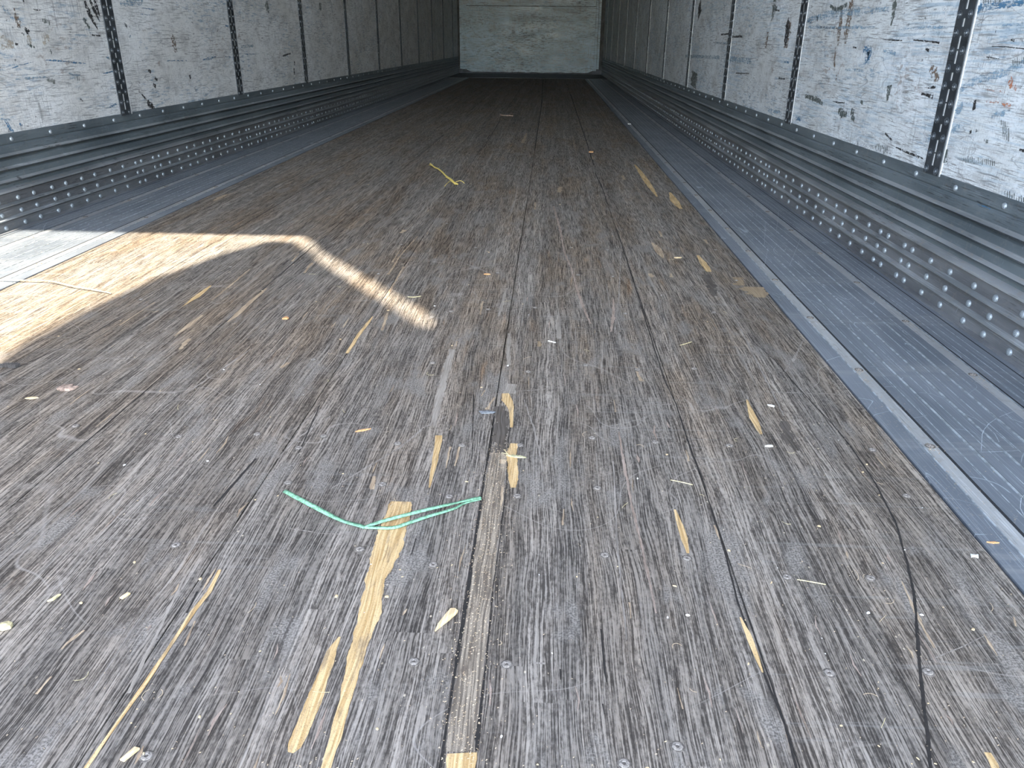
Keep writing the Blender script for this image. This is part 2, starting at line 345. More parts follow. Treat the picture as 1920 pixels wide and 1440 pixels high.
M['blackscrap'] = plain('black_scrap', (0.05, 0.045, 0.042), 0.7, 0, 0.4, 300)
M['bluechip'] = plain('blue_grey_chip', (0.20, 0.21, 0.22), 0.6, 0, 0.3, 300)
S = {
 'brown': smear('dried_brown_scrape', (0.20, 0.14, 0.10), (0.43, 0.55), (1, 60.0, 120.0), 0.85),
 'black': smear('black_scrape', (0.032, 0.031, 0.031), (0.41, 0.50), (1, 90.0, 240.0), 0.9),
 'olive': smear('grey_olive_scrape', (0.10, 0.115, 0.105), (0.42, 0.52), (1, 120.0, 60.0)),
 'blue': smear('blue_paint_smear', (0.075, 0.20, 0.34), (0.42, 0.56), (1, 40.0, 320.0), 0.85),
 'lblue': smear('pale_blue_paint_smear', (0.24, 0.38, 0.50), (0.40, 0.62), (1, 14.0, 340.0), 0.7),
 'orange': smear('orange_rust_smear', (0.55, 0.19, 0.08), (0.44, 0.58), (1, 40.0, 260.0), 0.8),
 'white': smear('white_paint_smear', (0.80, 0.82, 0.84), (0.44, 0.58), (1, 60.0, 160.0), 0.8),
 'tan': smear('tan_stain', (0.47, 0.40, 0.31), (0.40, 0.60), (1, 20.0, 40.0), 0.6),
}

# ------------------------------------------------------------------ mesh helpers
class MB:
    def __init__(s): s.v = []; s.f = []; s.mi = []; s.mats = []
    def slot(s, m):
        if m not in s.mats: s.mats.append(m)
        return s.mats.index(m)
    def add(s, vs, fs, m):
        o = len(s.v); k = s.slot(m)
        s.v += [tuple(v) for v in vs]
        for f in fs: s.f.append(tuple(i + o for i in f)); s.mi.append(k)
    def box(s, a, b, m):
        x0, y0, z0 = a; x1, y1, z1 = b
        s.add([(x0,y0,z0),(x1,y0,z0),(x1,y1,z0),(x0,y1,z0),(x0,y0,z1),(x1,y0,z1),(x1,y1,z1),(x0,y1,z1)],
              [(0,3,2,1),(4,5,6,7),(0,1,5,4),(1,2,6,5),(2,3,7,6),(3,0,4,7)], m)
    def lathe(s, prof, c, ax, m, n=12):
        """prof: (radius, height) rings about axis ax through c"""
        ax = Vector(ax).normalized(); t = Vector((0, 1, 0)) if abs(ax.y) < .9 else Vector((1, 0, 0))
        u = ax.cross(t).normalized(); w = ax.cross(u)
        vs = []; fs = []; k = len(prof)
        for r, h in prof:
            for i in range(n):
                a = 2 * math.pi * i / n
                vs.append(Vector(c) + ax * h + u * (r * math.cos(a)) + w * (r * math.sin(a)))
        for j in range(k - 1):
            for i in range(n):
                i2 = (i + 1) % n
                fs.append((j*n+i, j*n+i2, (j+1)*n+i2, (j+1)*n+i))
        fs.append(tuple((k-1)*n + i for i in range(n)))
        s.add(vs, fs, m)
    def tube(s, pts, r, m, n=6, flat=1.0):
        pts = [Vector(p) for p in pts]; vs = []; fs = []
        for i, p in enumerate(pts):
            d = (pts[min(i+1, len(pts)-1)] - pts[max(i-1, 0)]).normalized()
            sd_ = d.cross(Vector((0, 0, 1)));
            if sd_.length < 1e-4: sd_ = Vector((1, 0, 0))
            sd_.normalize(); u = sd_.cross(d)
            rr = r[i] if isinstance(r, (list, tuple)) else r
            for j in range(n):
                a = 2 * math.pi * j / n
                vs.append(p + sd_ * (rr * math.cos(a)) + u * (rr * flat * math.sin(a)))
        for i in range(len(pts) - 1):
            for j in range(n):
                j2 = (j + 1) % n
                fs.append((i*n+j, i*n+j2, (i+1)*n+j2, (i+1)*n+j))
        fs.append(tuple(range(n-1, -1, -1))); fs.append(tuple((len(pts)-1)*n + j for j in range(n)))
        s.add(vs, fs, m)
    def build(s, name, parent=None, smooth=False):
        me = bpy.data.meshes.new(name); me.from_pydata(s.v, [], s.f)
        for m in s.mats: me.materials.append(m)
        me.polygons.foreach_set('material_index', s.mi)
        if smooth: me.polygons.foreach_set('use_smooth', [True] * len(s.f))
        me.update()
        o = bpy.data.objects.new(name, me); C.objects.link(o)
        if parent is not None: o.parent = parent
        return o
def tag(o, label=None, cat=None, group=None, kind=None):
    if label: o['label'] = label
    if cat: o['category'] = cat
    if group: o['group'] = group
    if kind: o['kind'] = kind
    return o
def struct(o, label, cat): return tag(o, label, cat, None, 'structure')
def inst(src, name, parent=None, loc=None, rot=None, scale=None):
    o = src.copy(); o.name = name; C.objects.link(o)
    if parent is not None: o.parent = parent
    if loc is not None: o.location = loc
    if rot is not None: o.rotation_euler = rot
    if scale is not None: o.scale = scale
    return o

def ribbon(pts, step=0.004, jag=0.25, jlen=0.012, ends=True, seed=0, along_y=True):
    """ragged-edged strip through (a, b, width) points in a plane -> 2-D outline pairs"""
    # resample
    P = [Vector((p[0], p[1], p[2])) for p in pts]
    out = []
    for i in range(len(P) - 1):
        d = (P[i+1].xy - P[i].xy).length; n = max(1, int(d / step))
        for k in range(n): out.append(P[i].lerp(P[i+1], k / n))
    out.append(P[-1])
    L = []; Rr = []
    for i, p in enumerate(out):
        a = out[max(0, i-1)]; b = out[min(len(out)-1, i+1)]
        d = (b.xy - a.xy)
        if d.length < 1e-7: d = Vector((0, 1))
        d.normalize(); nrm = Vector((-d.y, d.x))
        w = p.z / 2
        s = i * step / jlen
        def nz(o): return noise.noise(Vector((s, seed * 3.7 + o, 0.3))) + 0.6 * noise.noise(Vector((s * 3.1, seed * 5.3 + o, 1.7)))
        L.append(p.xy + nrm * (w * (1 + jag * 1.6 * nz(0.0)))); Rr.append(p.xy - nrm * (w * (1 + jag * 1.6 * nz(9.0))))
    return L, Rr
def put_ribbon(mb, pts, to3, m, **kw):
    L, Rr = ribbon(pts, **kw); n = len(L)
    vs = [to3(p) for p in L] + [to3(p) for p in Rr]
    fs = [(i, i+1, n+i+1, n+i) for i in range(n - 1)]
    mb.add(vs, fs, m)

# ------------------------------------------------------------------ dimensions
Y0, YF, YB = -0.35, 13.05, 14.85      # rear sill, end of the boards, front bulkhead
XW = 1.284; PX = 1.272; ZC = 2.70; ZP = 0.268
POST_L = [3.12 + 1.219 * k for k in range(10)]
POST_R = [1.92 + 1.219 * k for k in range(11)]

# ------------------------------------------------------------------ measured data
DATA = {'BIG':[[(0.1947,0.8533,0.0274),(0.1946,0.8236,0.0307),(0.1966,0.7602,0.0345),(0.194,0.696,0.0224),(0.199,0.6293,0.0219),(0.1991,0.5833,0.0166),(0.2019,0.5286,0.0116),(0.2037,0.4811,0.01),(0.2036,0.4506,0.0087),(0.2026,0.4211,0.0058)],[(0.177,0.6022,0.0021),(0.1742,0.5819,0.0104),(0.1742,0.5399,0.0128),(0.1736,0.5025,0.014),(0.172,0.47,0.0116),(0.1704,0.4634,0.0053)],[(0.2184,1.0393,0.0112),(0.2216,0.9975,0.0093),(0.2231,0.9476,0.0074),(0.2255,0.8894,0.0021)],[(0.3328,1.021,0.011),(0.3298,0.9835,0.0153),(0.3342,0.9546,0.0149),(0.3359,0.9169,0.013),(0.3369,0.8962,0.0071)],[(0.3104,1.1989,0.0108),(0.3136,1.1734,0.0177),(0.321,1.1491,0.0104),(0.3241,1.1196,0.006),(0.3264,1.0728,0.0041)],[(0.714,1.1998,0.0027),(0.7112,1.1686,0.007),(0.7085,1.131,0.0111),(0.7081,1.101,0.01),(0.7073,1.074,0.0041)],[(0.5453,0.8558,0.0027),(0.5469,0.8211,0.0073),(0.5478,0.7929,0.0084),(0.5475,0.763,0.0031)],[(0.5843,0.6546,0.0017),(0.586,0.6331,0.0054),(0.5869,0.6163,0.0064),(0.5878,0.5959,0.0047),(0.5883,0.5771,0.0015)],[(0.0163,0.7008,0.0036),(0.0199,0.6622,0.0051),(0.016,0.6303,0.0055),(0.0145,0.578,0.0036),(0.0132,0.5264,0.0044),(0.0102,0.4761,0.0032),(0.0088,0.44,0.0039),(0.0073,0.4106,0.0025)],[(-0.4308,1.7754,0.0051),(-0.4274,1.6902,0.0145),(-0.4294,1.6152,0.0023)],[(-0.2905,1.764,0.005),(-0.292,1.6602,0.0107),(-0.289,1.5703,0.0125),(-0.291,1.5181,0.0022)],[(-0.3613,1.5615,0.0045),(-0.3623,1.4962,0.0131),(-0.3636,1.4292,0.0031)],[(0.7887,3.9046,0.0078),(0.792,3.6871,0.0197),(0.7926,3.4487,0.0254),(0.7932,3.2376,0.0196),(0.793,3.0606,0.0062)],[(0.8554,3.1587,0.0085),(0.8481,2.9893,0.0303),(0.8478,2.9059,0.0236),(0.8496,2.827,0.0096)],[(0.6849,2.307,0.0048),(0.6928,2.2299,0.0231),(0.6942,2.1807,0.0181),(0.6948,2.1277,0.0059)],[(0.7961,2.1651,0.006),(0.7968,2.0851,0.0174),(0.7975,2.0102,0.0168),(0.7975,1.9948,0.0112)],[(0.004,1.5775,0.0023),(0.0026,1.5359,0.0067),(-0.0002,1.4737,0.0075),(-0.0001,1.4128,0.0073),(-0.0003,1.3616,0.006)],[(0.7558,0.4954,0.0054),(0.7552,0.4847,0.0067),(0.7526,0.4727,0.0061)],[(0.3133,0.4707,0.025),(0.3143,0.4618,0.0246),(0.3154,0.4516,0.0234),(0.3169,0.4368,0.0212)]],'SMALL':[[(0.2395,1.0051,0.0031),(0.241,0.9428,0.0015)],[(0.2535,1.006,0.0039),(0.2529,0.9495,0.0022)],[(0.3205,0.972,0.0091),(0.3189,0.9596,0.009)],[(0.3225,0.8981,0.0028),(0.3239,0.8511,0.0034)],[(0.2926,1.1826,0.0027),(0.2837,1.1346,0.0069)],[(0.2743,1.2097,0.0027),(0.27,1.1854,0.0018)],[(0.1456,0.915,0.0051),(0.15,0.8807,0.0049)],[(0.5846,1.0171,0.0016),(0.584,0.9838,0.003)],[(0.4918,1.1852,0.0013),(0.491,1.1382,0.0017)],[(0.5412,1.3098,0.0039),(0.5472,1.2667,0.0066)],[(0.777,0.7253,0.0012),(0.7711,0.6736,0.0039),(0.7681,0.6435,0.0022),(0.7676,0.6206,0.0027)],[(0.871,0.6718,0.0022),(0.8653,0.6569,0.0022)],[(0.5914,0.5057,0.0023),(0.5914,0.4907,0.0018)],[(0.024,0.6169,0.0016),(0.0283,0.5817,0.0021)],[(-0.0813,0.5975,0.0021),(-0.0867,0.5849,0.0042),(-0.0887,0.57,0.0021)],[(-0.0778,0.5351,0.0015),(-0.0793,0.5136,0.0024)],[(-0.3902,1.9267,0.0027),(-0.3848,1.7744,0.0051),(-0.3835,1.6652,0.0024)],[(-0.328,1.4195,0.0073),(-0.3227,1.3615,0.0081)],[(-0.504,1.6405,0.0024),(-0.5049,1.4859,0.0033)],[(-0.8399,2.9708,0.006),(-0.8485,2.9032,0.0215),(-0.8449,2.8187,0.0057)],[(-0.0967,1.3095,0.0068),(-0.1013,1.2836,0.0067)],[(0.0311,1.6046,0.0035),(0.0342,1.5587,0.0079),(0.0407,1.4925,0.0033)],[(-0.0001,1.9836,0.0042),(0.0057,1.7352,0.0049)],[(-0.0182,2.3299,0.0032),(-0.0294,2.0921,0.0044),(-0.0258,1.9051,0.0054)],[(0.702,3.5697,0.0119),(0.6993,3.4532,0.0139)],[(0.7269,2.4667,0.0068),(0.725,2.3861,0.0066)],[(0.8501,2.3617,0.0081),(0.8499,2.3075,0.0064)],[(0.64,1.9672,0.0124),(0.6414,1.9327,0.0081)],[(0.6937,1.9714,0.0069),(0.6916,1.9366,0.0068)],[(0.5979,4.1665,0.0083),(0.5959,4.0678,0.0108)],[(0.2252,5.2275,0.0102),(0.2189,4.7143,0.0247)],[(0.4239,3.2513,0.0153),(0.4163,3.116,0.0168)],[(0.3263,2.898,0.0059),(0.3288,2.7696,0.0056)],[(-0.07,2.4128,0.0166),(-0.0755,2.3679,0.0098)],[(0.471,0.6716,0.0017),(0.4704,0.6465,0.0011)],[(0.4037,0.8484,0.002),(0.4019,0.8124,0.0026)],[(0.5892,0.8237,0.002),(0.5898,0.8066,0.0026),(0.5904,0.7933,0.0013)],[(-0.0399,2.1509,0.003),(-0.0386,2.0236,0.0042)],[(0.2022,1.4125,0.0021),(0.201,1.4418,0.0021)],[(-0.3137,2.0983,0.0029),(-0.3055,2.0132,0.0056)],[(0.2306,1.7031,0.0036),(0.2324,1.6085,0.0035)],[(-0.2487,2.0013,0.0084),(-0.2413,1.9031,0.0054)],[(0.5046,0.5537,0.0015),(0.5057,0.5286,0.001)]],'PINK':[[(0.3948,2.8337,0.0058),(0.4143,2.4623,0.0068),(0.4236,2.1707,0.0045),(0.4383,2.0185,0.0042),(0.4475,1.8472,0.0052),(0.4558,1.712,0.0061),(0.4645,1.6254,0.0047),(0.4699,1.5662,0.0034)],[(0.5311,1.7458,0.0025),(0.5207,1.601,0.008),(0.5094,1.5195,0.0033)],[(0.4907,1.069,0.0024),(0.4907,0.9554,0.0037),(0.4915,0.86,0.0027),(0.4945,0.7898,0.0026),(0.4959,0.7279,0.003),(0.4974,0.6562,0.0017)]],'GRAY':[[(0.1966,1.3977,0.0123),(0.1978,1.304,0.0135),(0.2005,1.1873,0.0125),(0.2054,1.0686,0.0098)],[(0.2797,1.8119,0.0038),(0.2767,1.6868,0.0084),(0.2736,1.6007,0.0046)],[(0.4017,1.6208,0.0046),(0.4001,1.5511,0.0089),(0.4038,1.4713,0.0086)],[(0.302,1.4952,0.0054),(0.3044,1.4052,0.0093),(0.3095,1.3244,0.0059)],[(0.3194,1.2398,0.0204),(0.3167,1.1993,0.0216)],[(0.3735,0.666,0.0023),(0.3734,0.6095,0.0032),(0.3721,0.5663,0.0025)],[(0.4896,1.4621,0.0032),(0.478,1.2981,0.0029)],[(0.4529,0.9992,0.0015),(0.4515,0.917,0.0014)],[(-0.017,0.6837,0.0018),(0.0032,0.5194,0.0039)]],'DARK':[[(0.3019,1.1479,0.0174),(0.3111,1.0939,0.0217),(0.3126,1.0401,0.0224),(0.3133,0.9904,0.0185)],[(0.7859,1.9686,0.0193),(0.7774,1.8499,0.0209),(0.7715,1.7846,0.0101)],[(0.7548,1.1226,0.0119),(0.7433,1.0504,0.0192),(0.7521,1.0261,0.0079)],[(0.3457,1.7319,0.0049),(0.3524,1.5818,0.0057)]],'TAN':[[(0.8605,1.9498,0.0218),(0.8489,1.878,0.0211)],[(0.8774,1.8666,0.0525),(0.8777,1.8138,0.0486),(0.8784,1.7801,0.0252)],[(0.3624,1.4532,0.0063),(0.3649,1.4238,0.0083)]],'CRACK':[[(0.7906,1.4833,0.0011),(0.808,1.3795,0.0015),(0.8147,1.2569,0.0019),(0.828,1.1179,0.0017),(0.8313,1.0393,0.002),(0.8282,0.9374,0.0022),(0.817,0.8408,0.0027),(0.797,0.7584,0.0025),(0.7792,0.6955,0.0029),(0.7486,0.6136,0.0032),(0.7279,0.5552,0.0034),(0.7129,0.5096,0.0032),(0.7013,0.4776,0.0031),(0.6901,0.4473,0.0025)],[(0.5947,2.4036,0.0017),(0.5903,1.8491,0.002),(0.5879,1.4453,0.0021),(0.5873,1.2741,0.0019),(0.593,1.1772,0.0019),(0.5921,1.0808,0.0025),(0.5919,1.0047,0.0023),(0.5944,0.9357,0.0018),(0.5927,0.8788,0.0014),(0.591,0.7677,0.0019),(0.5868,0.6766,0.002),(0.5898,0.5671,0.002),(0.5926,0.515,0.0023),(0.5901,0.4737,0.0022),(0.5879,0.4466,0.0017)],[(0.5969,9.2456,0.0059),(0.5931,6.5624,0.0051),(0.5928,4.634,0.0049),(0.5887,3.8652,0.0026)],[(0.5839,3.6182,0.0024),(0.5887,3.4001,0.0046),(0.5908,3.2426,0.0022)],[(0.2538,12.6025,0.0064),(0.2936,7.4412,0.0048),(0.2942,4.3641,0.0029)],[(0.0049,6.0277,0.0047),(0.0117,4.4675,0.0029)],[(-0.2872,5.068,0.0049),(-0.2889,4.6008,0.003),(-0.2919,3.8934,0.0021)],[(0.2973,1.112,0.0013),(0.2985,0.991,0.0015),(0.2958,0.9186,0.0015),(0.2981,0.8396,0.0017),(0.2975,0.7566,0.0022),(0.2987,0.6686,0.0023),(0.2978,0.5977,0.0021),(0.2969,0.5022,0.0019),(0.2969,0.4725,0.0022),(0.2982,0.4557,0.0013)],[(0.3235,1.1333,0.0009),(0.3238,1.0271,0.0016),(0.3275,0.8984,0.0014),(0.3267,0.792,0.001),(0.3247,0.6898,0.0009),(0.3256,0.5727,0.0015),(0.3252,0.5279,0.0029),(0.3251,0.4894,0.0041),(0.3251,0.474,0.0027)],[(0.2971,0.4714,0.0013),(0.2985,0.471,0.0018)],[(-0.521,1.5534,0.0011),(-0.5368,1.4139,0.0016),(-0.5597,1.3093,0.0015),(-0.5751,1.2389,0.0019),(-0.5799,1.2168,0.0018)],[(0.2569,1.191,0.0018),(0.2747,0.9722,0.0008)],[(0.3964,0.5711,0.0015),(0.3967,0.5576,0.001)],[(0.4386,0.6286,0.0016),(0.4387,0.5701,0.002),(0.4394,0.5567,0.001)],[(0.4344,0.5308,0.001),(0.4351,0.5187,0.0009)],[(-0.0311,0.953,0.003),(-0.0369,0.8869,0.0043),(-0.0421,0.8276,0.002)],[(0.007,0.6623,0.0023),(0.0101,0.6283,0.0016)],[(0.0113,1.1329,0.0013),(0.0244,0.9722,0.0015)],[(0.2261,0.7738,0.0013),(0.2262,0.742,0.0012)]],'SCREWS':[(0.449,1.047),(0.4493,0.9018),(0.3434,0.8753),(0.2543,0.8699),(0.1644,0.7477),(0.2537,0.7235),(0.2562,0.573),(0.3454,0.5745),(0.2561,1.0111),(0.3416,1.0165),(0.1614,0.895),(0.4501,0.7542),(0.5448,0.7536),(0.6517,0.7255),(0.7442,0.7281),(0.5451,1.3201),(0.1685,1.3251),(0.3456,1.2965),(0.4507,1.334),(0.247,1.6463),(0.495,0.4876),(0.4483,0.468),(0.6518,0.5806),(0.7465,0.5873),(0.0523,0.4538),(-0.0532,0.7443),(0.0342,0.8913),(0.0197,0.988),(0.8574,0.908),(0.1311,1.5832),(0.3508,1.6653)]}
